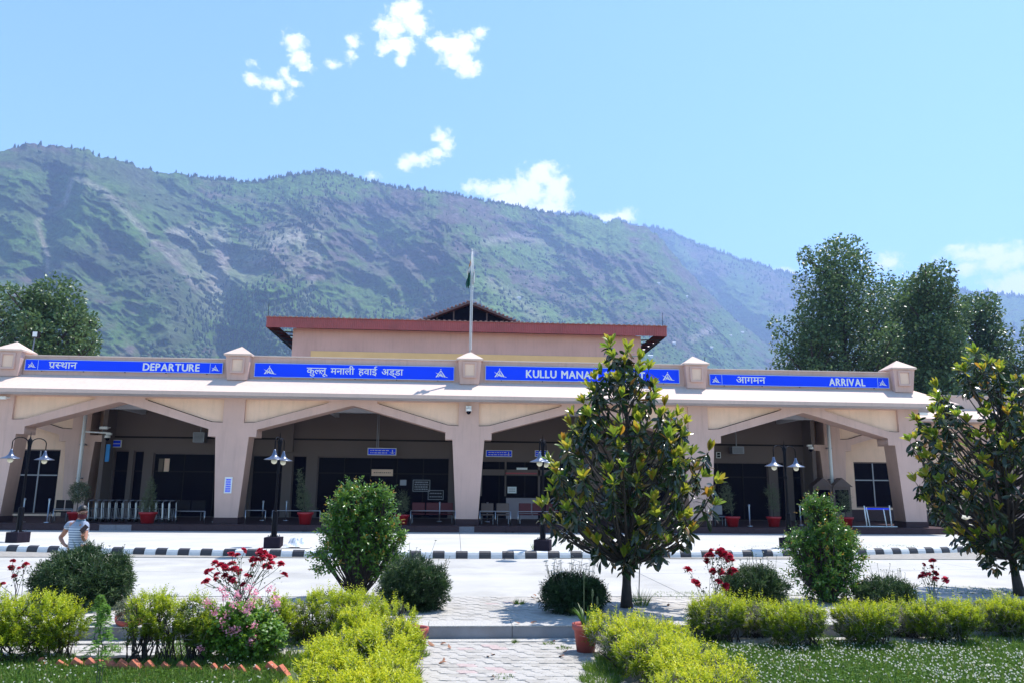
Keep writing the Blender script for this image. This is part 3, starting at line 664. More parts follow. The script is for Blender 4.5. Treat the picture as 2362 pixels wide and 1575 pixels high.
# ceiling slab with beams, starts behind the columns
sf = MB().add([(Xe0,32.,5.602),(Xe1,32.,5.602),(Xe1,39.4,5.602),(Xe0,39.4,5.602)], [(3,2,1,0)]); bb(sf.build('ceiling', M['ceiling'], B))
for i, x in enumerate(XC[1:4]): bb(MB().box(x-.2, x+.2, 33.9, 39.5, 5.2, 5.60).build('beam', M['ceiling'], B))
for a, b in zip(XC[:-1], XC[1:]):
    for k in (1, 2): bb(MB().box(a+(b-a)*k/3-.1, a+(b-a)*k/3+.1, 33.9, 39.5, 5.4, 5.60).build('beam', M['ceiling'], B))
bb(MB().box(XC[0], XC[4], 36.2, 36.4, 5.35, 5.598).build('beam', M['ceiling'], B))
# parapet with coping, one length per bay, lower over the outer bays
for i, (a, b) in enumerate(zip(XC[:-1], XC[1:])):
    zt = 7.49 if i in (1, 2) else 7.33
    p = bb(MB().box(a+.45, b-.45, 33.32, 33.55, 6.4, zt-.06).build('parapet', M['plaster'], B))
    bb(MB().box(a+.45, b-.45, 33.27, 33.6, zt-.058, zt).build('coping', M['canopy'], p, bevel=.012))
for s, xx in ((-1, Xi0), (1, Xi1)):
    p = bb(MB().box(min(xx, xx-s*.23), max(xx, xx-s*.23), 33.6, 39.4, 6.4, 7.27).build('parapet', M['plaster'], B)); bb(MB().box(min(xx+s*.04, xx-s*.27), max(xx+s*.04, xx-s*.27), 33.6, 39.4, 7.272, 7.33).build('coping', M['canopy'], p))
for x in XC:
    mb = MB().frust(x, 33.46, 6.38, 7.42, .84, .84, 1.02, 1.02)
    p = bb(mb.build('parapet_pier', M['plaster'], B))
    # framed recess on the face of the pier
    bb(plate('recess_frame', [(x-.29, 6.66), (x+.29, 6.66), (x+.31, 7.36), (x-.31, 7.36)], [[(x-.21, 6.74), (x+.21, 6.74), (x+.22, 7.28), (x-.22, 7.28)]], 32.92, 33.1, M['plaster'], p))
    bb(MB().box(x-.23, x+.23, 32.965, 33.1, 6.72, 7.3).build('recess_panel', M['cream'], p))
    c = MB().frust(x, 33.46, 7.42, 7.49, 1.16, 1.16, 1.18, 1.18); c.add([(x-.59, 32.87, 7.49), (x+.59, 32.87, 7.49), (x+.59, 34.05, 7.49), (x-.59, 34.05, 7.49), (x, 33.46, 7.90)], [(0,1,4),(1,2,4),(2,3,4),(3,0,4)])
    bb(c.build('pier_cap', M['canopy'], p))
# wing canopies, parapets, roofs and cream walls with windows
for s, x0 in ((1, wc), (-1, wl)):
    xa, xb = (Xe1-1.4, 52) if s == 1 else (-52, Xe0+1.4)
    if s == 1: e0, e1 = Xe1+.01, 52
    else: e0, e1 = -52, Xe0-.01
    bb(MB().add([(e0,37.4,5.62),(e1,37.4,5.62),(e1,38.6,6.26),(e0,38.6,6.26)], [(0,1,2,3)]).build('wing_canopy', M['canopy'], B))
    bb(MB().box(e0, e1, 37.41, 38.5, 5.47, 5.615).build('wing_fascia', M['plaster2'], B))
    bb(MB().box(e0, e1, 38.6, 38.85, 6.1, 6.93).build('wing_parapet', M['plaster2'], B))
    bb(MB().box(e0, e1, 38.55, 38.9, 6.932, 7.0).build('wing_coping', M['canopy'], B))
    wi = (at(1857, 1100, Y=39.6)[0], 52) if s == 1 else (-52, at(255, 1100, Y=39.6)[0])
    # window openings, px positions on the recessed wall
    Yr = 39.7
    if s == 1: ops = [(at(1971, 1100, Y=Yr)[0], at(2062, 1100, Y=Yr)[0]), (at(2118, 1100, Y=Yr)[0], at(2200, 1100, Y=Yr)[0]), (at(2262, 1100, Y=Yr)[0], at(2352, 1100, Y=Yr)[0])]
    else: ops = [(at(36, 1100, Y=Yr)[0], at(133, 1100, Y=Yr)[0]), (at(-90, 1100, Y=Yr)[0], at(-10, 1100, Y=Yr)[0])]
    zlo, zhi = 1.05, 3.45
    if s == -1: zlo, zhi = .45, 3.6
    holes = [[(a, zlo), (b, zlo), (b, zhi), (a, zhi)] for a, b in ops]
    w_ = bb(plate('wing_wall', [(wi[0], .37), (wi[1], .37), (wi[1], 5.6), (wi[0], 5.6)], holes, Yr, Yr+.2, M['cream'], B))
    bb(MB().box(wi[0], wi[1], Yr-.03, Yr, .37, .95).build('dado', M['maroon'], w_)) if s == 1 else None
    for a, b in ops:
        f = bb(plate('window', [(a, zlo), (b, zlo), (b, zhi), (a, zhi)], [[(a+.06, zlo+.06), (b-.06, zlo+.06), (b-.06, zhi-.06), (a+.06, zhi-.06)]], Yr+.08, Yr+.16, M['brown'], B))
        bb(MB().box(a+.05, b-.05, Yr+.13, Yr+.15, zlo+.05, zhi-.05).build('pane', M['glass'], f))
        zr = zlo+(zhi-zlo)*.6
        bb(MB().box((a+b)/2-.03, (a+b)/2+.03, Yr+.09, Yr+.129, zlo+.061, zhi-.061).build('mullion', M['dsteel'], f)); bb(MB().box(a+.061, b-.061, Yr+.085, Yr+.128, zr-.03, zr+.03).build('transom', M['dsteel'], f))
        cu = MB()
        for q in range(14):
            xx = a+.1+(b-a-.2)*q/13; cu.box(xx-.03, xx+.03, Yr+.2+.02*(q % 2), Yr+.24+.02*(q % 2), zlo+.1, zhi-.1)
        bb(cu.build('curtain', mat('curtain_%d' % len(bpy.data.materials), (.16, .10, .08), .9, .2, 6), f))
bb(MB().box(-52, 52, 33.9, 60, 6.2, 6.25).build('flat_roof', M['ceiling'], B)) if False else None
bb(MB().box(-52, 52, 38.86, 62, 6.0, 6.2).build('roof_slab', M['roofedge'], B))
bb(MB().box(Xi0+.25, Xi1-.25, 33.56, 38.85, 5.9, 6.2).build('portico_roof', M['roofedge'], B))
bb(MB().box(-52, 52, 60, 60.2, -.2, 6.0).build('rear_wall', M['plaster'], B)); 
# entrance wall with its openings
YB = 39.5
def bx(px, py=1110): return at(px, py, Y=YB)[0]
x0, x1 = bx(255), bx(1857)
OPEN = [(251+6, 291, 3.6), (302, 326, 3.6), (348, 562, 3.5), (578, 650, 3.45), (672, 705, 3.45), (730, 1036, 3.42), (1092, 1330, 3.3), (1400, 1560, 3.3), (1600, 1774, 3.36), (1795, 1813, 3.4), (1830, 1852, 3.4)]
holes = []
for a, b, z in OPEN: holes.append([(bx(a), FZ+.02), (bx(b), FZ+.02), (bx(b), z), (bx(a), z)])
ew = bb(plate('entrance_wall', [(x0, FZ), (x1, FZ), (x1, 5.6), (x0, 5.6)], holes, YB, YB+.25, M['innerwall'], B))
bb(MB().box(x0, x1, YB-.06, YB, 4.22, 4.30).build('conduit', M['dark'], ew))
for px in (658, 1062, 560): bb(MB().box(bx(px)-.32, bx(px)+.32, YB-.3, YB, 3.6 if px == 658 else FZ, 5.6).build('pilaster', M['innerwall'], ew))
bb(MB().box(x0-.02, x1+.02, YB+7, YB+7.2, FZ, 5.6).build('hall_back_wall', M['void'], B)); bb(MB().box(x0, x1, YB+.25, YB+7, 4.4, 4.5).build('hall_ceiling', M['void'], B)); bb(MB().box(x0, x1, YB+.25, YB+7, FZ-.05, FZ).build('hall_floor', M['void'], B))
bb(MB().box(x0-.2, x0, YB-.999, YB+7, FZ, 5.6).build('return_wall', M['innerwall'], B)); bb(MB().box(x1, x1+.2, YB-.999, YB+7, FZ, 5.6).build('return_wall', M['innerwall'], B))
for (a, b, z), nm in zip(OPEN, range(99)):
    xa, xb = bx(a), bx(b); wv = xb-xa
    f = bb(MB().box(xa, xa+.05, YB+.1, YB+.2, FZ+.02, z).box(xb-.05, xb, YB+.1, YB+.2, FZ+.02, z).box(xa+.05, xb-.05, YB+.1, YB+.2, z-.06, z).build('door' if wv < 2.2 else 'glazed_front', M['brown'], B))
    bb(MB().box(xa+.05, xb-.05, YB+.14, YB+.16, FZ+.02, z-.06).build('pane', M['glass'], f))
    n = max(1, int(wv/1.25))
    for k in range(1, n): bb(MB().box(xa+wv*k/n-.025, xa+wv*k/n+.025, YB+.11, YB+.139, FZ+.02, z-.06).build('mullion', M['dark'], f))
    bb(MB().box(xa+.05, xb-.05, YB+.105, YB+.138, 2.55, 2.62).build('transom', M['dark'], f))
# counter front in the third bay
xa, xb = bx(1115), bx(1262)
kf = MB().box(bx(1112), bx(1330), YB+.02, YB+.1, 2.55, 2.85)
kf.box(bx(1164), bx(1168), YB+.02, YB+.1, 1.5, 3.28).box(bx(1241), bx(1246), YB+.02, YB+.1, 1.5, 3.28).box(bx(1108), bx(1112), YB+.02, YB+.1, 1.5, 3.28)
co = bb(kf.build('counter_frame', M['innerwall'], ew)); bb(MB().box(bx(1168), bx(1241), YB-.05, YB+.1, FZ, 1.42).build('counter_panel', mat('grey_laminate', (.30, .24, .26), .6, .05), ew))
bb(MB().box(bx(1166), bx(1238), YB-.02, YB+.02, 2.62, 2.70).build('red_band', M['red'], ew))
# end walls of portico seen through the arches (soffit of the canopy ends)
# ------------------------------------------------------------------ raised hall behind, part of the same building
YH = 44.
hl, hr_, fl_, fr_ = at(675, 780, Y=YH)[0], at(1478, 780, Y=YH)[0], at(615, 735, Y=YH-.7)[0], at(1538, 760, Y=YH-.7)[0]
h = bb(MB().box(hl, hr_, YH, YH+14, 6.2, 10.9).build('hall_block', M['plaster'], B))
bb(MB().box(at(717, 815, Y=YH)[0], hr_-1.2, YH-.05, YH, 8.6, at(717, 809, Y=YH)[2]).build('lintel_band', M['yellow'], h))
# corrugated fascia
def corr(name, xa, xb, Y, z0, z1, mt, pitch=.11, amp=.018, parent=None):
    n = int((xb-xa)/(pitch/4)); xs = np.linspace(xa, xb, n); ys = Y+amp*np.sin((xs-xa)/pitch*2*np.pi)
    V = np.concatenate([np.stack([xs, ys, xs*0+z0], -1), np.stack([xs, ys, xs*0+z1], -1)]); i = np.arange(n-1)
    return bb(npmesh(name, V, np.stack([i, i+1, i+1+n, i+n], -1), mt, parent))
rf = bb(MB().add([(fl_,YH-.66,11.40),(fr_,YH-.66,11.40),(fr_,YH+7,12.4),(fl_,YH+7,12.4),(fr_,YH+14.6,11.4),(fl_,YH+14.6,11.4)], [(0,1,2,3),(3,2,4,5)]).build('hall_roof', M['redroof'], B))
corr('fascia', fl_, fr_, YH-.7, 10.79, 11.38, M['redroof'], parent=rf)
# sheet ends standing proud along the eave
ed = MB(); n = int((fr_-fl_)/.30)
for k in range(n): xx = fl_+(fr_-fl_)*(k+.5)/n; ed.box(xx-.07, xx+.07, YH-.80, YH-.55, 11.39, 11.44)
bb(ed.build('ridged_sheet_ends', M['roofedge'], rf)); rf.children[-1]['kind'] = 'stuff' if rf.children else None
bb(MB().box(fl_-.05, fr_+.05, YH-.78, YH-.6, 11.38, 11.40).build('drip_edge', M['roofedge'], rf))
zs = at(675, 795, Y=YH)[2]
for s, xw, xf in ((-1, hl, fl_), (1, hr_, fr_)):
    bb(MB().add([(xf,YH-.66,10.8),(xf,YH+14.6,10.8),(xw,YH+14,zs-.3),(xw,YH,zs-.3),(xw,YH-.02,10.8),(xw,YH+14,10.8)], [(0,1,2,3)]).build('sloping_soffit', M['dark'], rf))
    bb(MB().box(min(xf,xf-.06*s), max(xf,xf-.06*s), YH-.66, YH+14.6, 10.8, 11.39).build('end_fascia', M['redroof'], rf))
    for k in range(6):
        y = YH+.2+k*1.1; bb(MB().tube([(xw+.05*s, y, zs-.1), (xf-.08*s, y, 10.78)], .05, 4).tube([(xw+.05*s, y, 10.7), (xf-.1*s, y, 10.74)], .04, 4).build('strut', M['dsteel'], rf))
# gabled lantern
gx0, gx1, gm = at(930, 730, Y=YH+3)[0], at(1238, 738, Y=YH+3)[0], at(1083, 700, Y=YH+3)[0]
gz0, gz1 = 11.72, at(1083, 697, Y=YH+3)[2]
ln = bb(plate('lantern', [(gx0+.3, gz0-.4), (gx1-.3, gz0-.4), (gx1-.3, gz0), (gm, gz1-.12), (gx0+.3, gz0)], [], YH+3.3, YH+3.35, M['glass'], rf))
for k in range(1, 8):
    xx = gx0+(gx1-gx0)*k/8; zz = gz0+(gz1-gz0)*(1-abs(xx-gm)/(gm-gx0))-.15; bb(MB().box(xx-.04, xx+.04, YH+3.25, YH+3.295, gz0-.4, zz).build('mullion', M['brown'], ln))
for s, gx in ((-1, gx0), (1, gx1)):
    bb(MB().add([(gx,YH+2.8,gz0),(gm,YH+2.8,gz1),(gm,YH+9,gz1),(gx,YH+9,gz0),(gx,YH+2.8,gz0-.12),(gm,YH+2.8,gz1-.14),(gm,YH+9,gz1-.14),(gx,YH+9,gz0-.12)],
       [(0,1,2,3),(4,5,6,7)[::-1],(0,4,5,1),(3,2,6,7),(0,3,7,4)]).build('lantern_roof', M['brown'], rf))
    mb = MB()
    for k in range(17):
        f = (k+.5)/17; xx = gx+(gm-gx)*f; zz = gz0+(gz1-gz0)*f; mb.box(xx-.07, xx+.07, YH+2.76, YH+9, zz+.03, zz+.09)
    tag(bb(mb.build('roof_ribs', M['roofedge'], rf)), kind='stuff')
for px in (617, 1529):
    b0 = at(px, 735, Y=YH-.5); 
    t = empty('lightning_rod', (b0[0], YH-.4, 11.42), 0, 'thin black lightning rod at the %s end of the red roof' % ('left' if px < 1000 else 'right'), 'lightning rod')
    MB().tube([(0, 0, 0), (0, 0, .85)], .014, 5).build('rod', M['pole'], t); MB().box(-.05, .05, -.05, .05, 0, .04).build('foot', M['pole'], t)
t = empty('lightning_rod', (XC[3]+.55, 33.5, 7.45), 0, 'short thin rod beside the parapet pier left of the arrival sign', 'lightning rod')
MB().tube([(0, 0, 0), (.04, 0, .45)], .012, 5).build('rod', M['pole'], t); MB().box(-.04, .04, -.04, .04, 0, .04).build('foot', M['pole'], t)
# ------------------------------------------------------------------ flagpole with hanging flag
ft = at(1091, 578, Y=33.46)
fp = empty('flagpole', (0, 33.46, 7.88), 0, 'tall white flagpole rising from the middle parapet pier', 'flagpole')
hh = ft[2]-7.88
MB().tube([(0, 0, 0), (0, 0, hh*.55), (0, 0, hh)], [.046, .040, .03], 8).build('pole', mat('pole_paint', (.42, .44, .47), .5, .05), fp, True); MB().lathe([(.0, hh), (.05, hh+.03), (.0, hh+.09)], 8).build('finial', M['white'], fp, True); MB().tube([(.06, -.02, .1), (.09, -.02, hh-.05)], .012, 4).build('rope', M['white'], fp)
def flagpart(z0, z1, name, m, par, w0=.34):
    n = 16; V = []; F = []
    zs_ = np.linspace(z0, z1, 12)
    for zi, z in enumerate(zs_):
        for k in range(n):
            u = k/(n-1); V.append((-.05-u*w0*(.75+.25*math.sin(zi*.5)), .10*math.sin(u*14+zi*.35)*(.3+u), z-.12*u+.05*math.sin(u*9)))
    for a in range(11):
        for k in range(n-1): F.append((a*n+k, a*n+k+1, a*n+n+k+1, a*n+n+k))
    me = bpy.data.meshes.new(name); me.from_pydata(V, [], F); me.shade_smooth(); me.update(); return link(name, me, m, par)
fg = empty('flag', (0, 33.46, 0), 0, 'folded green, white and saffron national flag hanging limp below the pole top', 'flag')
zf = at(1085, 612, Y=33.46)[2]; zl = at(1085, 660, Y=33.46)[2]
flagpart(zl, zf-.3, 'green_band', mat('flag_green', (.005, .10, .07), .8, .1), fg, .20); flagpart(zf-.34, zf+.05, 'white_band', M['white'], fg, .16); o = flagpart(zl+.15, zf-.2, 'white_fold', M['white'], fg, .12); o.location = (.2, -.04, 0); o = flagpart(zf-.05, zf+.22, 'saffron_band', mat('flag_saffron', (.75, .3, .05), .8, .1), fg, .07)

# ------------------------------------------------------------------ signs
def glyphs(items, size=1.):
    """items: (char, x, clip_max_x) drawn side by side, returns joined (verts, faces) in the X-Z plane"""
    V = []; F = []
    for ch, x, clip in items:
        cu = bpy.data.curves.new('t', 'FONT'); cu.body = ch; cu.size = 1; cu.resolution_u = 3
        o = bpy.data.objects.new('t', cu); COL.objects.link(o); bpy.context.view_layer.update()
        me = bpy.data.meshes.new_from_object(o.evaluated_get(bpy.context.evaluated_depsgraph_get())); bpy.data.objects.remove(o)
        bm = bmesh.new(); bm.from_mesh(me)
        if clip: bmesh.ops.bisect_plane(bm, geom=bm.verts[:]+bm.edges[:]+bm.faces[:], plane_co=(clip, 0, 0), plane_no=(1, 0, 0), clear_outer=True)
        n = len(V); V += [(v.co.x+x, v.co.y) for v in bm.verts]; bm.verts.index_update(); F += [tuple(v.index+n for v in f.verts) for f in bm.faces]; bm.free(); bpy.data.meshes.remove(me)
    return V, F
ADV = {'प': .57, 'स': .677, 'थ': .642, 'न': .555, 'ा': .259, 'क': .763, 'ल': .68, 'म': .598, 'ह': .532, 'व': .557, 'ई': .50, 'अ': .765, 'ड': .578, 'आ': 1.024, 'ग': .564, 'ी': .259, 'ु': 0, 'ू': 0, '्': 0}
def hindi(spec):
    """spec: list of tokens; 'xh' half form, 'R' rakar stroke"""
    x = 0; it = []; extra = []; gp = []
    for t_ in spec:
        if t_ == ' ': gp.append(x+.2); x += .45; continue
        if t_ == 'R': extra.append(x); continue
        if t_.endswith('h') and len(t_) > 1:
            c = t_[0]; cut = {'स': .50, 'ल': .52}[c]; it.append((c, x, cut)); x += cut-.03; continue
        it.append((t_, x, None)); x += ADV[t_]
    V, F = glyphs(it)
    for xx in extra:
        n = len(V); V += [(xx-.47, -.02), (xx-.43, .04), (xx-.13, .20), (xx-.13, .13)]; F.append((n, n+1, n+2, n+3))
    return V, F, gp
def latin(s, gap=.13):
    it = []; x = 0
    V = []; F = []; gp = []
    for ch in s:
        if ch == ' ': gp.append(x+.2); x += .42; continue
        v, f = glyphs([(ch, 0, None)]); a = min(p[0] for p in v); b = max(p[0] for p in v)
        n = len(V); V += [(p[0]-a+x, p[1]) for p in v]; F += [tuple(i+n for i in q) for q in f]; x += b-a+gap
    return V, F, gp
def putflat(name, VF, xa, xb, za, zb, y, m, par, hz=None, bold=0):
    V, F = VF[:2]; a = np.array(V); x0, x1 = a[:, 0].min(), a[:, 0].max(); z0, z1 = (hz if hz else (a[:, 1].min(), a[:, 1].max()))
    X = xa+(a[:, 0]-x0)/(x1-x0)*(xb-xa); Z = za+(a[:, 1]-z0)/(z1-z0)*(zb-za)
    gaps = sorted(VF[2]) if len(VF) > 2 else []
    if gaps:
        # one piece for each word
        out = None
        lim = [-1e9]+gaps+[1e9]
        for l0, l1 in zip(lim[:-1], lim[1:]):
            fi = [f for f in F if l0 < a[list(f), 0].mean() < l1]
            if not fi: continue
            used = sorted({i for f in fi for i in f}); mp = {u: k for k, u in enumerate(used)}; vs = []; fs = []
            for k, (dx, dz) in enumerate([(0, 0)] if not bold else [(-bold, 0), (bold, 0), (0, bold*.7), (0, -bold*.7)]):
                n = len(vs); vs += [(X[u]+dx, y-.0006*k, Z[u]+dz) for u in used]; fs += [tuple(mp[i]+n for i in f) for f in fi]
            me = bpy.data.meshes.new(name); me.from_pydata(vs, [], fs); me.update(); out = link(name, me, m, par)
        return out
    vs = []; fs = []
    offs = [(0, 0)] if not bold else [(-bold, 0), (bold, 0), (0, bold*.7), (0, -bold*.7)]
    for k, (dx, dz) in enumerate(offs):
        n = len(vs); vs += [(x+dx, y-.0006*k, z+dz) for x, z in zip(X, Z)]; fs += [tuple(i+n for i in f) for f in F]
    me = bpy.data.meshes.new(name); me.from_pydata(vs, [], fs); me.update(); return link(name, me, m, par)
def emblem(xa, xb, za, zb, y, m, par):
    P = [[(-.12,.86),(-.06,.8),(-.62,0),(-.92,0)], [(.12,.86),(.06,.8),(.62,0),(.92,0)], [(-.16,.80),(0,.95),(.16,.80),(0,.70)], [(-.05,.68),(.05,.68),(.05,.12),(-.05,.12)], [(-.08,.5),(-.04,.42),(-.3,.02),(-.46,.02)], [(.08,.5),(.04,.42),(.3,.02),(.46,.02)],
         [(-.36,.26),(.36,.26),(.36,.2),(-.36,.2)], [(-.98,.66),(-.6,.52),(.2,.16),(1.2,.02),(1.2,-.04),(.1,.08),(-.64,.44)]]
    P.append([(.08*math.cos(t), 1.04+.08*math.sin(t)) for t in np.linspace(0, 5.6, 9)])
    V = []; F = []
    for q in P: n = len(V); V += q; F.append(tuple(range(n, n+len(q))))
    pid = [j for j, q in enumerate(P) for _ in q]
    a = np.array(V); X = xa+(a[:, 0]+1)/2.1*(xb-xa); Z = za+(a[:, 1])/1.12*(zb-za)
    me = bpy.data.meshes.new('emblem'); me.from_pydata([(x, y-.0012*pid[k], z) for k, (x, z) in enumerate(zip(X, Z))], [], F); me.update(); return link('emblem', me, m, par)
def signboard(pL, pR, label, items, dividers=(), Y=33.22):
    (xl, yt, yb), (xr, yt2, yb2) = pL, pR
    a = at(xl, (yt+yb)/2, Y=Y); b = at(xr, (yt2+yb2)/2, Y=Y); zt = (at(xl, yt, Y=Y)[2]+at(xr, yt2, Y=Y)[2])/2; zb = (at(xl, yb, Y=Y)[2]+at(xr, yb2, Y=Y)[2])/2
    w = b[0]-a[0]; hgt = zt-zb
    t = empty('signboard', (a[0], Y, zb), 0, label, 'sign', 'blue signboards along the parapet')
    MB().box(0, w, 0, .06, 0, hgt).build('panel', M['blue'], t)
    e = .022; MB().box(-e, w+e, -.008, .05, -e, -.001).box(-e, w+e, -.008, .05, hgt+.001, hgt+e).box(-e, -.001, -.008, .05, 0, hgt).box(w+.001, w+e, -.008, .05, 0, hgt).build('border', M['signframe'], t)
    for d in dividers: MB().box(w*d-.01, w*d+.01, -.006, -.001, .01, hgt-.01).build('divider', M['signframe'], t)
    for k in range(5): xx = w*(.08+.21*k); MB().box(xx-.02, xx+.02, .05, .12, -.05, .0).build('bracket', M['dark'], t)
    for kind, sp, fa, fb, za, zb_, in items:
        if kind == 'E': emblem(w*fa, w*fb, hgt*za, hgt*zb_, -.005, M['letter'], t)
        elif kind == 'H': putflat('lettering', hindi(sp), w*fa, w*fb, hgt*za, hgt*zb_, -.003, M['letter'], t, (0, .622), .006)
        else: putflat('lettering', latin(sp), w*fa, w*fb, hgt*za, hgt*zb_, -.003, M['letter'], t, (0, .686), .015)
    return t
signboard((59, 826.5, 850), (512.6, 839.5, 861.6), 'blue signboard reading DEPARTURE in English and Hindi on the parapet', [('E', 0, .012, .053, .22, .80), ('H', ['प', 'R', 'सh', 'थ', 'ा', 'न'], .117, .258, .18, .80), ('L', 'DEPARTURE', .594, .882, .14, .86), ('E', 0, .944, .985, .22, .8)], (.063, .937))
signboard((587.6, 840, 870), (1046.6, 841.5+2, 872.7), 'blue signboard with white Hindi airport name between two emblems', [('E', 0, .043, .104, .2, .84), ('H', ['क', 'ु', 'लh', 'ल', 'ू', ' ', 'म', 'न', 'ा', 'ल', 'ी', ' ', 'ह', 'व', 'ा', 'ई', ' ', 'अ', 'ड', '्', 'ड', 'ा'], .258, .742, .28, .74), ('E', 0, .905, .966, .2, .84)])
signboard((1120.8, 844, 875), (1566, 852, 882), 'blue signboard reading KULLU MANALI AIRPORT partly hidden by the magnolia', [('E', 0, .041, .102, .2, .84), ('L', 'KULLU MANALI AIRPORT', .206, .82, .2, .76), ('E', 0, .911, .972, .2, .84)])
signboard((1638, 863, 887.4), (2049.6, 871, 892), 'blue signboard reading ARRIVAL in English and Hindi on the parapet', [('E', 0, .010, .054, .2, .82), ('H', ['आ', 'ग', 'म', 'न'], .145, .306, .2, .82), ('L', 'ARRIVAL', .664, .866, .12, .84), ('E', 0, .945, .988, .2, .82)], (.065, .938))
# smaller wall and hanging signs
def small_sign(px0, px1, py0, py1, Y, label, m='blue', lines=2, arrow=False, hang=0, frame='white', ink='letter'):
    a = at(px0, py1, Y=Y); b = at(px1, py0, Y=Y); w = b[0]-a[0]; hgt = b[2]-a[2]
    t = empty('sign', (a[0], Y, a[2]), 0, label, 'sign')
    MB().box(0, w, 0, .05, 0, hgt).build('panel', M[m], t)
    e = .03; MB().box(-e, w+e, -.01, .06, -e, -.001).box(-e, w+e, -.01, .06, hgt+.001, hgt+e).box(-e, -.001, -.01, .06, 0, hgt).box(w+.001, w+e, -.01, .06, 0, hgt).build('frame', M[frame], t)
    if lines:
        mb = MB(); r = random.Random(int(px0))
        for k in range(lines):
            z = hgt*(k+.75)/(lines+.5); x = w*.08
            while x < w*(.70 if arrow else .9):
                l = w*r.uniform(.04, .12); mb.box(x, min(x+l, w*.93), -.003, -.001, z-hgt*.07, z+hgt*.05); x += l+w*.03
        mb.build('lettering', M[ink], t)['kind'] = 'stuff'
    if arrow: MB().box(w*.88-.02, w*.88+.02, -.004, -.001, hgt*.2, hgt*.8).add([(w*.88-.14, -.004, hgt*.42), (w*.88, -.004, hgt*.14), (w*.88+.14, -.004, hgt*.42), (w*.88, -.004, hgt*.28)], [(0, 1, 2, 3)]).build('arrow', M[ink], t)
    if hang: MB().tube([(w*.3, .03, hgt), (w*.3, .03, hang)], .02, 5).tube([(w*.36, .03, hgt), (w*.36, .03, hang)], .02, 5).build('hanger', M['dsteel'], t)
    return t
small_sign(849, 913, 1034, 1047, 38.6, 'blue hanging sign with a down arrow over the glazed front', arrow=True, hang=2.05)
small_sign(1122, 1180, 1039, 1051, 39.4, 'blue wall sign with a down arrow right of the middle column', arrow=True)
small_sign(1235, 1262, 1039, 1051, 39.4, 'blue wall sign behind the lamp at the third arch')
small_sign(1654, 1661, 1043, 1054, 39.4, 'tiny dark framed sign beside the arrival doorway', m='dark', lines=1)
small_sign(259, 279, 1015, 1029, 39.35, 'small dark blue sign above the leftmost door of the porch', lines=1)
small_sign(243, 253, 1025, 1062, 38.3, 'tall narrow bright blue board at the edge of the left inner pier', m='cyan', lines=0, frame='cyan')
small_sign(518, 534.5, 1101, 1135, 32.97, 'white notice with blue text on the column left of the centre', m='white', lines=6, frame='white', ink='blue')
small_sign(858, 905, 1083, 1095, 39.55, 'pale paper strip on the glass of the second bay', m='cream', lines=1, frame='cream', ink='dark')
small_sign(953, 991, 1107, 1131, 39.6, 'framed white notice behind the glass of the second bay', m='dark', lines=4, frame='dsteel', ink='dsteel')
small_sign(988, 1022, 1131, 1150, 39.6, 'lower framed notice behind the glass of the second bay', m='dark', lines=2, frame='dsteel', ink='dsteel')
small_sign(1193, 1215, 1079, 1084, 39.55, 'small white label over the service counter', m='white', lines=0)
small_sign(379, 390, 1058, 1085, 39.6, 'small yellowish poster behind the glass of the departure bay', m='cream', lines=0, frame='cream')
small_sign(366, 376, 1058, 1085, 39.6, 'dim brown poster left of the yellowish one in the departure bay', m='beige0', lines=0, frame='beige0')
small_sign(1172, 1190, 1123, 1135, 39.6, 'pale paper on the service window of the third bay', m='white', lines=2, frame='white', ink='dark')
small_sign(924, 936, 1107, 1117, 39.6, 'tiny pale card behind the glass above the leafy shrub', m='dsteel', lines=0, frame='dsteel')
# grilles
for (p0, p1, q0, q1, s) in ((444, 472, 996, 1019, 'left'), (1690, 1716, 1029, 1045, 'right')):
    a = at(p0, q1, Y=38.8); b = at(p1, q0, Y=38.8); t = empty('vent_box', (a[0], 38.8, a[2]), 0, 'grey grille box hung high in the %s outer bay' % s, 'vent')
    w = b[0]-a[0]; hgt = b[2]-a[2]; MB().box(0, w, 0, .5, 0, hgt).build('case', M['dsteel'], t)
    for k in range(7): MB().box(.04, w-.04, -.02, -.002, hgt*(.1+.12*k), hgt*(.14+.12*k)).build('slat', M['dark'], t)
    MB().tube([(w*.5, .25, hgt), (w*.5, .25, 5.6-a[2])], .03, 5).build('hanger', M['dsteel'], t)
# cameras
def cctv(px, py, Y, label, dome=True):
    p = at(px, py, Y=Y); t = empty('security_camera', p, 0, label, 'camera')
    if dome:
        MB().box(-.12, .12, .0, .14, .16, .26).build('bracket', M['white'], t); MB().lathe([(.02, .18), (.13, .14), (.13, .02), (.0, .02)], 12, (0, -.06, 0)).build('housing', M['white'], t, True); MB().lathe([(.10, .02), (.09, -.05), (.05, -.10), (0, -.12)], 12, (0, -.06, 0)).build('dome', M['glass'], t, True)
    else:
        MB().box(-.2, .18, -.07, .07, 0, .13).build('housing', M['white'], t, bevel=.02); MB().tube([(.1, 0, .05), (.2, .2, .1)], .03, 6).build('bracket', M['white'], t); MB().tube([(-.2, 0, .06), (-.23, 0, .06)], .045, 8).build('lens', M['glass'], t)
    return t
cctv(1081, 949, 32.84, 'white dome camera under the canopy on the middle column'); cctv(249, 1010, 38.2, 'white dome camera beside the left inner pier'); cctv(1869, 1036, 38.3, 'white dome camera beside the right inner pier')
cctv(2130, 957, 32.6, 'grey bullet camera on the rightmost column under the canopy', False); cctv(240, 989, 38.2, 'small bullet camera at the end of the white pipe', False); cctv(4, 920, 32.8, 'grey bullet camera at the top of the leftmost column', False)
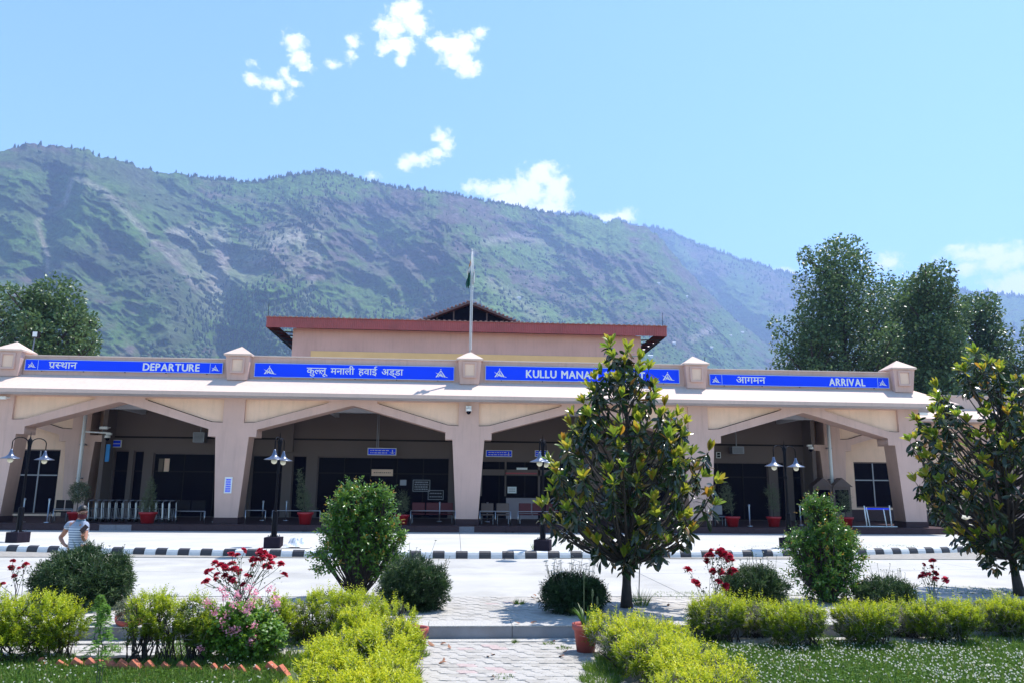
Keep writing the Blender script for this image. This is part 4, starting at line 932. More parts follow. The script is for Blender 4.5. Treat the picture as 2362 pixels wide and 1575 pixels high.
for s, (pt, pb) in ((-1, ((196, 950), (180, 1118))), (1, ((1909, 975), (1922, 1120)))):
    a = at(*pt, Y=38.25); b = at(*pb, Y=38.25); x = (a[0]+b[0])/2
    t = empty('drain_pipe', (x, 38.28, b[2]), 0, 'white vertical pipe on the %s inner pier' % ('left' if s < 0 else 'right'), 'pipe')
    MB().tube([(0, 0, -.6), (0, 0, 5.58-b[2])], .085, 10).build('pipe', M['white'], t, True)
    for z in (.3, 1.9): MB().box(-.12, .12, -.02, .21, z, z+.06).build('clamp', M['dsteel'], t)
    if s < 0: MB().tube([(.05, 0, 2.55), (1.25, 0, 2.50)], .04, 8).build('branch_pipe', M['white'], t)
# flood light standing on the parapet behind the left pier
p = at(74, 806, Y=34.2); t = empty('flood_light', p, 0, 'flood light on a slim pole behind the leftmost parapet pier', 'flood light')
MB().tube([(0, 0, -.6), (.06, 0, .55)], .03, 6).build('pole', M['dsteel'], t); MB().box(-.03, .22, -.1, .1, .52, .8).build('housing', M['dark'], t); MB().box(0, .19, -.115, -.102, .55, .77).build('lens', M['white'], t)
# ------------------------------------------------------------------ street lamps on the walk
def lamp(px, py, phi, label):
    p = at(px, py, Z=.2); t = empty('street_lamp', (p[0], p[1], .19), phi, label, 'street lamp', 'black street lamps along the kerb')
    MB().box(-.23, .23, -.23, .23, -.02, .31).build('plinth', M['block'], t, bevel=.012)
    MB().lathe([(.14, .31), (.14, .33), (.085, .34), (.085, 1.02), (.075, 1.04), (.04, 1.06)], 8).build('lower_post', M['pole'], t)
    MB().lathe([(.038, 1.05), (.032, 2.1), (.045, 2.12), (.045, 2.2), (.03, 2.22), (.045, 2.6), (.055, 2.95), (.075, 3.05), (.05, 3.12), (.03, 3.14), (.014, 3.2), (.0, 3.36)], 10).build('upper_post', M['pole'], t, True)
    for s in (-1, 1):
        pts = [(s*.04, 0, 2.86)]+[(s*(.06+.27-.27*math.cos(a)), 0, 3.0+.16*math.sin(a)) for a in np.linspace(.1, math.pi, 12)]+[(s*.60, 0, 2.78)]
        arm = MB().tube(pts, .016, 6).build('arm', M['pole'], t, True)
        c = (s*.60, 0, 0)
        sh = MB().lathe([(.0, 2.80), (.035, 2.78), (.04, 2.72), (.06, 2.68), (.075, 2.62), (.14, 2.565), (.27, 2.515), (.295, 2.50), (.27, 2.505), (.12, 2.555), (.05, 2.6)], 20, c).build('lamp_shade', M['shade'], t, True)
        pr_ = [(.085*math.sin(a), 2.46-.085*math.cos(a)) for a in np.linspace(0, math.pi, 9)]
        MB().lathe(pr_, 14, c).build('globe', M['bulb'], t, True)
    for sx in (-1, 1):
        for sy in (-1, 1): MB().lathe([(.014, .31), (.014, .37), (0, .37)], 6, (sx*.13, sy*.13, 0)).build('bolt', M['dsteel'], t)
lamp(40, 1249, 1.22, 'leftmost black double street lamp, beside the standing man')
lamp(630, 1262, 1.58, 'black double street lamp beside the crumpled white sheet')
lamp(1252, 1268, 1.30, 'black double street lamp half hidden behind the central magnolia')
lamp(1822, 1262, .58, 'rightmost black double street lamp behind the glossy green shrub')
# ------------------------------------------------------------------ porch furniture
def pot_mesh(r, h, m, par, name='pot', loc=(0, 0, 0)):
    o = MB().lathe([(0, .01), (r*.66, .01), (r*.70, h*.02), (r*.9, h*.78), (r*1.02, h*.80), (r*1.06, h*.9), (r*1.06, h), (r*.96, h), (r*.92, h*.9), (r*.9, h*.84)], 22, loc).build(name, m, par, True)
    MB().lathe([(0, h*.86), (r*.91, h*.87)], 16, loc).build('earth', M['joint'], par)
    return o
# ---- leaf machinery
def nrm(a): return a/np.maximum(1e-9, np.linalg.norm(a, axis=-1, keepdims=True))
T4 = (np.array([(0,0,0),(.45,.5,.10),(1,0,-.06),(.45,-.5,.10)]), [(0,1,2),(0,2,3)])
T8 = (np.array([(0,0,0),(.28,.34,.05),(.28,-.34,.05),(.28,0,-.01),(.66,.5,-.03),(.66,-.5,-.03),(.66,0,-.10),(1,0,-.27)]),
      [(0,3,1),(0,2,3),(3,6,4),(3,4,1),(2,5,6),(2,6,3),(6,7,4),(5,7,6)])
_st = [(.0, .03, 0.), (.14, .20, .0), (.36, .40, -.01), (.62, .50, -.05), (.84, .34, -.12), (1., .0, -.20)]
_v = [(0, 0, 0)]; _f = []
for _x, _w, _z in _st[1:-1]: _v += [(_x, _w, _z+.04*_w), (_x, 0, _z-.02), (_x, -_w, _z+.04*_w)]
_v.append((1, 0, -.20)); _n = len(_v)-1
_f += [(0, 2, 1), (0, 3, 2)]
for _i in range(3): _a = 1+3*_i; _f += [(_a, _a+1, _a+4), (_a, _a+4, _a+3), (_a+1, _a+2, _a+5), (_a+1, _a+5, _a+4)]
_f += [(_n-3, _n-2, _n), (_n-2, _n-1, _n)]
TM = (np.array(_v, float), _f)
T3 = (np.array([(0,.5,0),(0,-.5,0),(1,0,-.08)]), [(0,1,2)])
T5 = (np.array([(0,.4,0),(0,-.4,0),(.5,.5,.02),(.5,-.5,.02),(1,0,-.18)]), [(0,1,3),(0,3,2),(2,3,4)])
def leaves(name, Bp, Ax, Ld, Wd, tint, mt, parent=None, tpl=T4, up=None, flat=.5, rs=None, stuff=False, offs=None):
    rs = rs or RS; Bp = np.asarray(Bp, float); Ax = nrm(np.asarray(Ax, float)); N = len(Bp)
    u = np.array([0, 0, 1.]) if up is None else up
    ref = u+flat*rs.randn(N, 3); Sd = nrm(np.cross(Ax, ref)); Nn = nrm(np.cross(Sd, Ax))
    P, F = tpl; Ld = np.broadcast_to(Ld, (N,)); Wd = np.broadcast_to(Wd, (N,))
    V = Bp[:, None]+P[None, :, 0:1]*(Ax*Ld[:, None])[:, None]+P[None, :, 1:2]*(Sd*Wd[:, None])[:, None]+P[None, :, 2:3]*(Nn*Ld[:, None])[:, None]
    m = len(P); Ff = (np.array(F)[None]+np.arange(N)[:, None, None]*m).reshape(-1, 3)
    o = npmesh(name, V.reshape(-1, 3), Ff, mt, parent, {'tint': np.repeat(tint, m)})
    if stuff: o['kind'] = 'stuff'
    return o
def sticks(name, P0, P1, r0, r1, mt, parent=None, n=4, stuff=False):
    P0 = np.asarray(P0, float); P1 = np.asarray(P1, float); N = len(P0); t = nrm(P1-P0)
    a = nrm(np.cross(t, np.array([.31, .2, .93]))); b = np.cross(t, a); an = np.arange(n)*2*np.pi/n
    ring = np.cos(an)[None, :, None]*a[:, None]+np.sin(an)[None, :, None]*b[:, None]
    r0 = np.broadcast_to(r0, (N,)); r1 = np.broadcast_to(r1, (N,))
    V = np.concatenate([P0[:, None]+ring*r0[:, None, None], P1[:, None]+ring*r1[:, None, None]], 1)
    f = np.array([(k, (k+1) % n, (k+1) % n+n, k+n) for k in range(n)])
    F = (f[None]+np.arange(N)[:, None, None]*2*n).reshape(-1, 4)
    o = npmesh(name, V.reshape(-1, 3), F, mt, parent, smooth=True)
    if stuff: o['kind'] = 'stuff'
    return o
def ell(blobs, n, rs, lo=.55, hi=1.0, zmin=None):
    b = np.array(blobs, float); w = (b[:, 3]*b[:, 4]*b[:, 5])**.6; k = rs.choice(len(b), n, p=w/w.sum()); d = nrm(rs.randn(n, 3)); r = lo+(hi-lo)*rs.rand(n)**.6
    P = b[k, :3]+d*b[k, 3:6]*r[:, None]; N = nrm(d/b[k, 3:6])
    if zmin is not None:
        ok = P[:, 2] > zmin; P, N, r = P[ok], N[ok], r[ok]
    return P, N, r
def shoots(P, D, k, ln, ll, lw, rs, spread=.8, tip=True):
    """k leaf pairs up each shoot; returns base, axis, size, position along the shoot"""
    N = len(P); D = nrm(D); s1 = nrm(np.cross(D, rs.randn(N, 3))); Bs, As, Ls, Ts = [], [], [], []
    s2 = np.cross(D, s1)
    for i in range(k):
        f = (i+.3)/k; c = math.cos(i*1.57+.4); s = math.sin(i*1.57+.4); sd = s1*c+s2*s
        for sg in (-1, 1):
            Bs.append(P+D*(ln*f)[:, None]); As.append(D*(1-spread)+sg*sd*spread+rs.randn(N, 3)*.15); Ls.append(ll*(1.1-.5*f)*(.8+.4*rs.rand(N))); Ts.append(np.full(N, f))
    if tip: Bs.append(P+D*ln[:, None]); As.append(D+rs.randn(N, 3)*.2); Ls.append(ll*.6*np.ones(N)); Ts.append(np.ones(N))
    return np.concatenate(Bs), np.concatenate(As), np.concatenate(Ls), np.concatenate(Ts)
def mass(par, blobs, n, mt, k=3, ln=.08, ll=.04, wf=.45, upb=.5, seed=1, zmin=None, lo=.55, tbase=.2, tspan=.7, spread=.7, tpl=T4, name='foliage', origin=(0, 0, 0), flat=.5):
    rs = np.random.RandomState(seed); P, N, r = ell(blobs, n, rs, lo, 1., zmin); D = N+np.array([0, 0, upb])+rs.randn(len(P), 3)*.25
    B_, A_, L_, T_ = shoots(P, D, k, ln*(.6+.8*rs.rand(len(P))), ll, ll*wf, rs, spread)
    rr = np.tile(r, len(B_)//len(P)); sh = np.tile(rs.rand(len(P)), len(B_)//len(P))
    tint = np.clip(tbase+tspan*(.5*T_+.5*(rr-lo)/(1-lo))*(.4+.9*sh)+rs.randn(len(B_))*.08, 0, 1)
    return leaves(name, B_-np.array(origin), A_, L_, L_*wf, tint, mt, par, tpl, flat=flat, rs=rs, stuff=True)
def pot_plant(px, py, Y, label, kind, r=.32, h=.42, ph=1.2, seed=1, lean=0):
    p = at(px, py, Y=Y); t = empty('potted_plant', (p[0], Y, FZ+.012), 0, label, 'potted plant', 'red pots along the porch')
    pot_mesh(r, h, M['red'], t); rs = np.random.RandomState(seed)
    if kind == 'none': return t
    MB().tube([(0, 0, h*.8), (lean*.4, 0, h+ph*.4), (lean, 0, h+ph*.92)], [.022, .016, .006], 6).build('stem', M['bark'], t)
    if kind == 'cone': bl = [(lean*(i/7), 0, h+.15+ph*i/7*.85, .34*(1-i/8.5), .34*(1-i/8.5), .16) for i in range(8)]; mass(t, bl, 420, M['potleaf'], 3, .12, .07, .35, .3, seed, lo=.2)
    elif kind == 'ball': mass(t, [(lean*.8, 0, h+ph*.62, .36, .34, .42)], 380, M['potleaf'], 3, .12, .07, .5, .3, seed, lo=.3)
    else: mass(t, [(lean*.7, 0, h+ph*.3, .2, .2, .3), (lean, 0, h+ph*.62, .24, .22, .38)], 260, M['potleaf'], 3, .14, .06, .35, .5, seed, lo=.2)
    return t
pot_plant(176, 1190, 33.0, 'red pot with a round leafy plant at the left end of the porch', 'ball', .34, .44, 1.25, 1)
pot_plant(341, 1190, 32.6, 'red pot with a conifer-like plant in front of the trolleys', 'cone', .34, .46, 1.35, 2)
pot_plant(704, 1195, 32.5, 'red ribbed pot with a leaning thin plant beside the second lamp', 'cone', .31, .50, 1.75, 3, -.35)
pot_plant(927, 1198, 32.7, 'red pot peeking out beside the large leafy shrub', 'thin', .3, .42, .9, 4)
pot_plant(1330, 1200, 32.6, 'red pot glimpsed behind the central magnolia', 'thin', .32, .42, .9, 5)
pot_plant(1690, 1200, 32.6, 'red pot with a bushy dry plant beside the grey chair', 'thin', .3, .43, 1.5, 6, -.22)
pot_plant(1785, 1200, 32.7, 'red pot with a slim upright plant before the dark doorway', 'thin', .3, .43, 1.6, 7)
pot_plant(1952, 1200, 32.8, 'red pot with a sparse wilted plant at the notice kiosk', 'thin', .3, .43, 1.2, 8)
# row of trolleys
def tr_mesh():
    a = MB().tube([(-.22, 0, .08), (-.22, .05, .78), (-.2, .0, .88), (-.17, -.14, .90)], .02, 6)
    a.tube([(.22, 0, .08), (.22, .05, .78), (.2, .0, .88), (.17, -.14, .90)], .02, 6).tube([(-.17, -.14, .90), (.17, -.14, .90)], .02, 6); return a.mesh('handle')
trm = tr_mesh(); trm.materials.append(M['steel'])
tb = MB(); tb.box(-.24, .24, -.05, .75, .14, .17)
for q in range(5): tb.tube([(-.2+.1*q, .06, .16), (-.2+.1*q, .06, .55)], .008, 4)
tb.tube([(-.22, .06, .55), (.22, .06, .55)], .012, 5)
tbm = tb.mesh('basket'); tbm.materials.append(M['dsteel'])
wm = MB().tube([(-.02, 0, 0), (.02, 0, 0)], .06, 10).mesh('wheel'); wm.materials.append(M['dark'])
px = 222
for k in range(13):
    p = at(213+15.4*k, 1190, Y=34.0); t = empty('luggage_trolley', (p[0], 34.0+.02*(k % 2), FZ+.005), 1.2, 'steel luggage trolley parked in the row at the left of the porch', 'trolley', 'luggage trolleys parked in a row')
    link('handle', trm, None, t); link('basket', tbm, None, t)
    for sx in (-.24, .24):
        for y in (0, .7): o = link('wheel', wm, None, t); o.location = (sx, y, .06)
# railings
def railing(px0, px1, Y, label, hgt=.55, posts=2):
    a = at(px0, 1190, Y=Y)[0]; b = at(px1, 1190, Y=Y)[0]; w = b-a
    t = empty('railing', (a, Y, FZ+.008), 0, label, 'railing', 'low steel railings along the porch edge')
    MB().tube([(0, 0, hgt), (w, 0, hgt)], .016, 6).build('rail', M['steel'], t, True)
    for k in range(posts): MB().tube([(w*k/(posts-1), 0, 0), (w*k/(posts-1), 0, hgt)], .02, 6).build('post', M['steel'], t, True)
railing(122, 165, 32.9, 'low steel railing left of the leftmost red pot')
railing(405, 472, 32.8, 'low steel railing between the trolleys and the column', .5); railing(566, 612, 32.8, 'low steel railing right of the column with the notice'); railing(628, 738, 32.7, 'long low steel railing behind the ribbed red pot')
railing(947, 1050, 32.7, 'low steel railing in front of the red bench', .58); railing(1107, 1178, 32.8, 'low steel railing in front of the two beige chairs', .58, 3); railing(1195, 1300, 32.8, 'low steel railing right of the beige chairs', .58)
def post(px, py, Y, hgt, label, lean=0):
    p = at(px, py, Y=Y); t = empty('barrier_post', (p[0], Y, FZ+.005), 0, label, 'post')
    MB().lathe([(.13, 0), (.13, .03), (.03, .04), (.03, hgt-.1)], 10).build('pole', M['steel'], t, True); MB().lathe([(.045, hgt-.1), (.05, hgt-.02), (0, hgt)], 10).build('cap', M['steel'], t, True)
post(52, 1190, 33.2, .98, 'chrome post behind the leftmost street lamp'); post(110, 1190, 33.0, .98, 'chrome post left of the leftmost red pot')
post(1729, 1195, 33.2, .95, 'chrome post between the two red pots of the arrival arch'); post(1846, 1190, 34.5, .9, 'thin chrome post right of the rightmost street lamp'); post(497, 1180, 34.2, .9, 'chrome post left of the column with the notice')
post(1889, 1185, 33.6, .9, 'chrome post left of the notice kiosk'); post(606, 1180, 36, .9, 'dim chrome post deep in the second arch'); post(660, 1180, 36, .9, 'dim chrome post behind the second street lamp'); post(1014, 1185, 36, .9, 'dim chrome post behind the red bench'); post(1124, 1185, 36, .9, 'dim chrome post behind the beige chairs')
# white barrier frame with blue belt at the right end
a = at(1998, 1190, Y=32.9); b = at(2055, 1190, Y=32.9); w = b[0]-a[0]
t = empty('queue_barrier', (a[0], 32.9, FZ+.008), 0, 'white barrier frame with a blue belt beside the rightmost column', 'barrier')
MB().tube([(0, 0, 0), (-.06, 0, .92)], .028, 8).build('post', M['white'], t, True); MB().tube([(.14, 0, 0), (.03, 0, .85)], .024, 8).build('post', M['white'], t, True)
MB().tube([(w*.8, 0, 0), (w*.72, 0, .78)], .024, 8).build('post', M['white'], t, True); MB().tube([(w, 0, 0), (w*.97, 0, .94)], .028, 8).build('post', M['white'], t, True)
MB().box(-.05, w*.97, -.012, .012, .76, .83).build('belt', M['blue'], t); MB().tube([(-1.0, 0, .03), (w+.25, 0, .03)], .025, 6).build('foot_rail', M['white'], t, True)
# seats
def bench(px0, px1, Y, n, m, label, group=None, cat='bench', sh=.42, bh=.88):
    a = at(px0, 1185, Y=Y)[0]; b = at(px1, 1185, Y=Y)[0]; w = (b-a)/n
    t = empty('bench' if n > 1 else 'chair', (a, Y, FZ+.005), 0, label, cat, group)
    for k in range(n):
        MB().box(k*w+.03, (k+1)*w-.03, -.25, .25, sh-.05, sh).build('seat', M[m], t, bevel=.02); MB().box(k*w+.03, (k+1)*w-.03, .22, .28, sh+.04, bh).build('backrest', M[m], t, bevel=.02)
    for x in (.06, n*w-.06):
        for y in (-.2, .2): MB().tube([(x, y, 0), (x, y, sh-.05)], .018, 6).build('leg', M['dsteel'], t)
M['benchred'] = mat('dark_red_seat', (.09, .004, .010), .6, .08)
bench(948, 1046, 34.4, 3, 'benchred', 'dark red three-seat bench behind the railing left of centre'); bench(1196, 1290, 34.6, 3, 'benchred', 'dark red bench glimpsed behind the central magnolia and lamp')
M['beige'] = mat('beige_plastic', (.13, .085, .07), .6, .08)
bench(1108, 1140, 34.0, 1, 'beige', 'left one of the two beige chairs beside the middle column', cat='chair'); bench(1144, 1176, 34.0, 1, 'beige', 'right one of the two beige chairs beside the middle column', cat='chair')
bench(1642, 1672, 33.6, 1, 'dsteel', 'grey chair beside the column under the arrival arch', cat='chair')
bench(118, 162, 34.3, 2, 'dark', 'black two-seat bench behind the railing at the far left'); bench(400, 470, 35.5, 2, 'dark', 'dark bench deep behind the trolleys')
# notice kiosks with little gabled roofs
for px0, px1, lb in ((1880, 1925, 'left of two dark gabled notice boxes on the right inner pier'), (1925, 1968, 'right of two dark gabled notice boxes on the right inner pier')):
    a = at(px0, 1190, Y=37.9)[0]; b = at(px1, 1190, Y=37.9)[0]; w = b-a-.04
    t = empty('notice_box', (a, 37.9, FZ), 0, lb, 'notice box')
    MB().box(0, w, 0, .4, 0, 1.75).build('cabinet', M['brown'], t); MB().box(.12, w-.12, -.012, -.002, .5, 1.6).build('pane', M['glass'], t)
    MB().add([(-.08, -.12, 1.75), (w+.08, -.12, 1.75), (w/2, -.12, 2.2), (-.08, .45, 1.75), (w+.08, .45, 1.75), (w/2, .45, 2.2)], [(0, 1, 2), (5, 4, 3), (0, 2, 5, 3), (2, 1, 4, 5), (1, 0, 3, 4)]).build('roof', M['brown'], t)
# crumpled white sheet beside the second lamp
p = at(682, 1262, Z=.2); r = np.random.RandomState(3); n = 15; V = []
for i in range(n):
    for j in range(n):
        u, v_ = i/(n-1)*2-1, j/(n-1)*2-1; e = max(0, 1-u*u-v_*v_*.8)
        V.append((u*.42, v_*.28, .015+.20*e*(.4+.9*abs(math.sin(u*5+v_*3)))*(r.rand()*.5+.7)))
t = MB().add(V, [(i*n+j, (i+1)*n+j, (i+1)*n+j+1, i*n+j+1) for i in range(n-1) for j in range(n-1)]).build('crumpled_sheet', M['bagw'])
t.location = (p[0], p[1]+.1, .197); tag(t, 'crumpled white plastic sheet lying beside the second street lamp', 'plastic sheet')
# ------------------------------------------------------------------ magnolias
def magnolia(base, prof, ntip, seed, label, htop, cam_side=300, lim=.05, flower=None):
    rs = np.random.RandomState(seed); bx_, by_, bz_ = base
    t = empty('magnolia_tree', base, 0, label, 'tree', 'broadleaf magnolia trees beside the road')
    zz = np.array([p[0] for p in prof]); rl = np.array([p[1] for p in prof]); rr_ = np.array([p[2] for p in prof])
    tips = []; tries = 0
    while len(tips) < ntip and tries < 40000:
        tries += 1; z = rs.uniform(zz[0], zz[-1]); th = rs.uniform(0, 2*np.pi); c = math.cos(th)
        R = np.interp(z, zz, rr_)*(1+c)/2+np.interp(z, zz, rl)*(1-c)/2
        if rs.rand() > (R/max(rl.max(), rr_.max()))**1.1+.15: continue
        f = rs.uniform(.3, 1)**.45 if rs.rand() < .85 else rs.uniform(.1, .5); R *= f
        q = np.array([R*math.cos(th), R*math.sin(th)*.95, z])
        if all(np.linalg.norm((q-o)*[1, 1, 1.2]) > .215 for o in tips): tips.append(q)
    tips = np.array(tips)
    # trunk and limbs
    bend = lambda z: np.array([.05*math.sin(z*1.3+seed), .04*math.sin(z*1.7), z])
    tr = [bend(z) for z in np.linspace(0, htop*.93, 12)]
    MB().tube([tuple(q) for q in tr], [.074*(1-i/13)+.008+(.03 if i == 0 else 0) for i in range(12)], 9).build('trunk', M['bark'], t, True)
    P0, P1, r0, r1 = [], [], [], []
    for q in tips:
        rad = math.hypot(q[0], q[1]); z0 = max(.68, q[2]-.35-rad*.75); s = bend(min(z0, htop*.9)); m = s+(q-s)*np.array([.55, .55, .35]); m2 = s+(q-s)*np.array([.86, .86, .72])
        w = .012+.012*rad
        for a_, b_, ra, rb in ((s, m, w, w*.7), (m, m2, w*.7, w*.45), (m2, q, w*.45, .006)): P0.append(a_); P1.append(b_); r0.append(ra); r1.append(rb)
    sticks('limbs', P0, P1, np.array(r0), np.array(r1), M['bark'], t, 5, True)
    # rosettes
    YB_, YA, YL, YT = [], [], [], []; OB, OA, OL, OT = [], [], [], []
    for q in tips:
        rad = nrm(np.array([q[0], q[1], 0.])+1e-6); d = nrm(rad*.45+np.array([0, 0, 1.])+rs.randn(3)*.15); s1 = nrm(np.cross(d, rs.randn(3))); s2 = np.cross(d, s1)
        age = rs.rand(); n = rs.randint(8, 13)
        for i in range(n):
            a = i*2.4+rs.rand()*.5; op = rs.uniform(.15, .75)*(.6+.7*age); ax = d*math.cos(op)+(s1*math.cos(a)+s2*math.sin(a))*math.sin(op)
            YB_.append(q+d*rs.uniform(0, .04)); YA.append(ax); YL.append(rs.uniform(.16, .225)); YT.append(np.clip(.2+.5*rs.rand()+.35*(1-age), 0, 1))
        for i in range(rs.randint(12, 18)):
            a = i*2.4+rs.rand(); op = rs.uniform(1.25, 2.35); ax = d*math.cos(op)+(s1*math.cos(a)+s2*math.sin(a))*math.sin(op)+np.array([0, 0, -.35])
            OB.append(q-d*rs.uniform(.0, .26)-rad*.04*rs.rand()); OA.append(ax); OL.append(rs.uniform(.16, .24)); OT.append(rs.rand() if rs.rand() < .97 else 1.)
    YB_, YA, YL, YT = map(np.array, (YB_, YA, YL, YT))
    leaves('foliage', OB, OA, np.array(OL), np.array(OL)*.33, np.array(OT), M['magold'], t, TM, flat=.7, rs=rs, stuff=True)
    # the young leaves that show largest are pieces of their own
    wpos = YB_+np.array(base); dcam = np.linalg.norm(wpos-CAM, axis=1); inside = ((wpos-CAM)@CR/((wpos-CAM)@CF)) < .66
    order = np.argsort(dcam/YL+(~inside)*1e4)[:cam_side]; rest = np.setdiff1d(np.arange(len(YB_)), order)
    Ax = nrm(YA); ref = np.array([0, 0, 1.])+.5*rs.randn(len(Ax), 3); Sd = nrm(np.cross(Ax, ref)); Nn = nrm(np.cross(Sd, Ax))
    if not hasattr(magnolia, 'ms'):
        magnolia.ms = []
        for tv in np.linspace(.15, 1, 8):
            o = npmesh('leaf', TM[0]*np.array([1, .36, 1]), np.array(TM[1]), M['magyoung'], None, {'tint': np.full(len(TM[0]), tv)}, smooth=True); magnolia.ms.append(o.data); bpy.data.objects.remove(o)
    for i in order:
        o = bpy.data.objects.new('leaf', magnolia.ms[int(YT[i]*7.99)]); COL.objects.link(o); o.parent = t; l = float(YL[i])
        o.matrix_local = Matrix(((Ax[i, 0]*l, Sd[i, 0]*l, Nn[i, 0]*l, YB_[i, 0]), (Ax[i, 1]*l, Sd[i, 1]*l, Nn[i, 1]*l, YB_[i, 1]), (Ax[i, 2]*l, Sd[i, 2]*l, Nn[i, 2]*l, YB_[i, 2]), (0, 0, 0, 1)))
    if len(rest): leaves('young_foliage', YB_[rest], YA[rest], YL[rest], YL[rest]*.33, YT[rest], M['magyoung'], t, TM, flat=.5, rs=rs, stuff=True)
    if flower:
        q = np.array(at(flower[0], flower[1], Y=flower[2]))-np.array(base); n = 9; a = np.arange(n)*2.4
        ax = np.stack([np.cos(a)*.8, np.sin(a)*.5-.3, np.full(n, .55)], -1); leaves('flower', np.repeat(q[None], n, 0), ax, .10, .075, np.linspace(0, 1, n), M['whitepetal'], t, T8, rs=rs)
    return t
ppm = 134.
prof = [((1400-y)/ppm, (1450-l)/ppm*.96, (r-1450)/ppm*.96) for y, l, r in [(1292, 1370, 1520), (1265, 1312, 1560), (1240, 1290, 1610), (1200, 1228, 1668), (1150, 1250, 1650), (1100, 1240, 1690), (1050, 1236, 1655), (1010, 1262, 1600), (975, 1300, 1590), (950, 1330, 1570), (900, 1350, 1545), (865, 1352, 1512), (830, 1390, 1490), (795, 1405, 1440)]]
b = at(1452, 1400, Z=0)
magnolia((b[0], b[1], -.005), prof, 185, 5, 'large magnolia with yellow-green leaf tips standing alone before the English airport sign', 4.5)
# stake beside it
q = at(1478, 1380, Z=0); 
t = MB().tube([(0, 0, 0), (.06, .05, .95)], .011, 6).build('wooden_stake', M['twig']); t.location = (q[0], q[1]+.15, 0); tag(t, 'thin leaning wooden stake beside the central magnolia trunk', 'stake')
ppm2 = 122.
prof2 = [((1372-y)/ppm2, (2350-l)/ppm2*.97, rr__/ppm2) for y, l, rr__ in [(1300, 2300, 60), (1265, 2240, 110), (1230, 2190, 170), (1180, 2150, 220), (1120, 2125, 250), (1080, 2150, 240), (1020, 2125, 235), (980, 2135, 215), (930, 2170, 190), (880, 2190, 160), (840, 2195, 120), (800, 2225, 70)]]
b = at(2350, 1372, Z=0)
magnolia((b[0], b[1], -.005), prof2, 240, 9, 'darker magnolia with one white blossom cut off by the right edge', 4.6, 300, flower=(2229, 1198, 13.1))
# ------------------------------------------------------------------ daisy clumps: narrow dark leaves, thin flower stalks
def daisy_clump(px, py, z0, w, d, h, n, nst, label, seed, heads='bud', tall=.22, Yoff=0, tb=.1):
    p = at(px, py, Z=z0); rs = np.random.RandomState(seed); t = empty('daisy_bush', (p[0], p[1]+Yoff, z0-.005), 0, label, 'bush', 'dark green daisy bushes beside the road')
    bl = [(0, 0, h*.42, w*.5, d*.5, h*.5), (-w*.2, .05, h*.33, w*.32, d*.42, h*.36), (w*.2, -.02, h*.35, w*.32, d*.42, h*.38), (0, 0, h*.2, w*.42, d*.42, h*.2)]
    for _ in range(14):
        a = rs.rand()*6.3; el_ = rs.uniform(.1, 1.2); bl.append((w*.47*math.cos(a)*math.cos(el_), d*.47*math.sin(a)*math.cos(el_), h*(.36+.52*math.sin(el_)), w*rs.uniform(.07, .13), d*.12, h*rs.uniform(.10, .2)))
    mass(t, bl, int(n*.8), M['daisyleaf'], 4, .11, .105, .16, .7, seed, zmin=.0, lo=.5, tbase=tb, tspan=.8, spread=.55, tpl=T4)
    # dead leaves and stems near the ground
    P, N, r = ell([(0, 0, h*.15, w*.35, d*.35, h*.3)], 160, rs, .2, 1, .0); sticks('stems', np.stack([P[:, 0]*.5, P[:, 1]*.5, P[:, 2]*0], -1), P+[0, 0, h*.25], .006, .003, M['bark'], t, 3, True)
    P, N, r = ell(bl, nst*2, rs, .9, 1.0, h*.52); P = P[:nst]; T = P+np.stack([N[:, 0]*.10+rs.randn(len(P))*.03, N[:, 1]*.1, tall*(.45+.75*rs.rand(len(P)))], -1)
    sticks('stalks', P, T, (.0042), .003, M['stem'], t, 3, True)
    if heads == 'bud':
        a = rs.rand(len(T)*3)*6.3; ax = np.stack([np.cos(a), np.sin(a), .6+0*a], -1); leaves('seed_heads', np.repeat(T, 3, 0), ax, .024, .020, rs.rand(len(a)), M['daisyleaf'], t, T4, rs=rs, stuff=True)
    else:
        m = 9; a = np.tile(np.arange(m)*2*np.pi/m, len(T)); ax = np.stack([np.cos(a), np.sin(a), .05+.25*np.repeat(rs.randn(len(T)), m)*np.cos(a)], -1)
        leaves('daisy_flowers', np.repeat(T, m, 0), ax, .046, .020, rs.rand(len(a)), M['whitepetal'], t, T4, flat=.1, rs=rs, stuff=True)
    return t
daisy_clump(186, 1400, 0, 1.40, 1.2, .90, 3400, 90, 'biggest round dark daisy bush, in front of the standing man', 31, tall=.26, tb=.15)
daisy_clump(955, 1405, 0, 1.0, .85, .80, 1700, 70, 'dark daisy bush with upright stalks right of the leafy shrub', 32, tall=.32)
daisy_clump(1325, 1412, 0, .96, .75, .62, 1300, 46, 'dark bristly daisy bush with open white flowers beside the potted bulb plant', 33, 'flower', .34, tb=0)
daisy_clump(1742, 1392, 0, .98, .8, .60, 1300, 60, 'daisy bush with many pale stalks right of the red roses', 34, 'bud', .38, tb=.2)
daisy_clump(2040, 1392, 0, .95, .6, .42, 800, 34, 'low sprawling daisy bush right of the glossy shrub', 35, 'bud', .30, tb=.25)
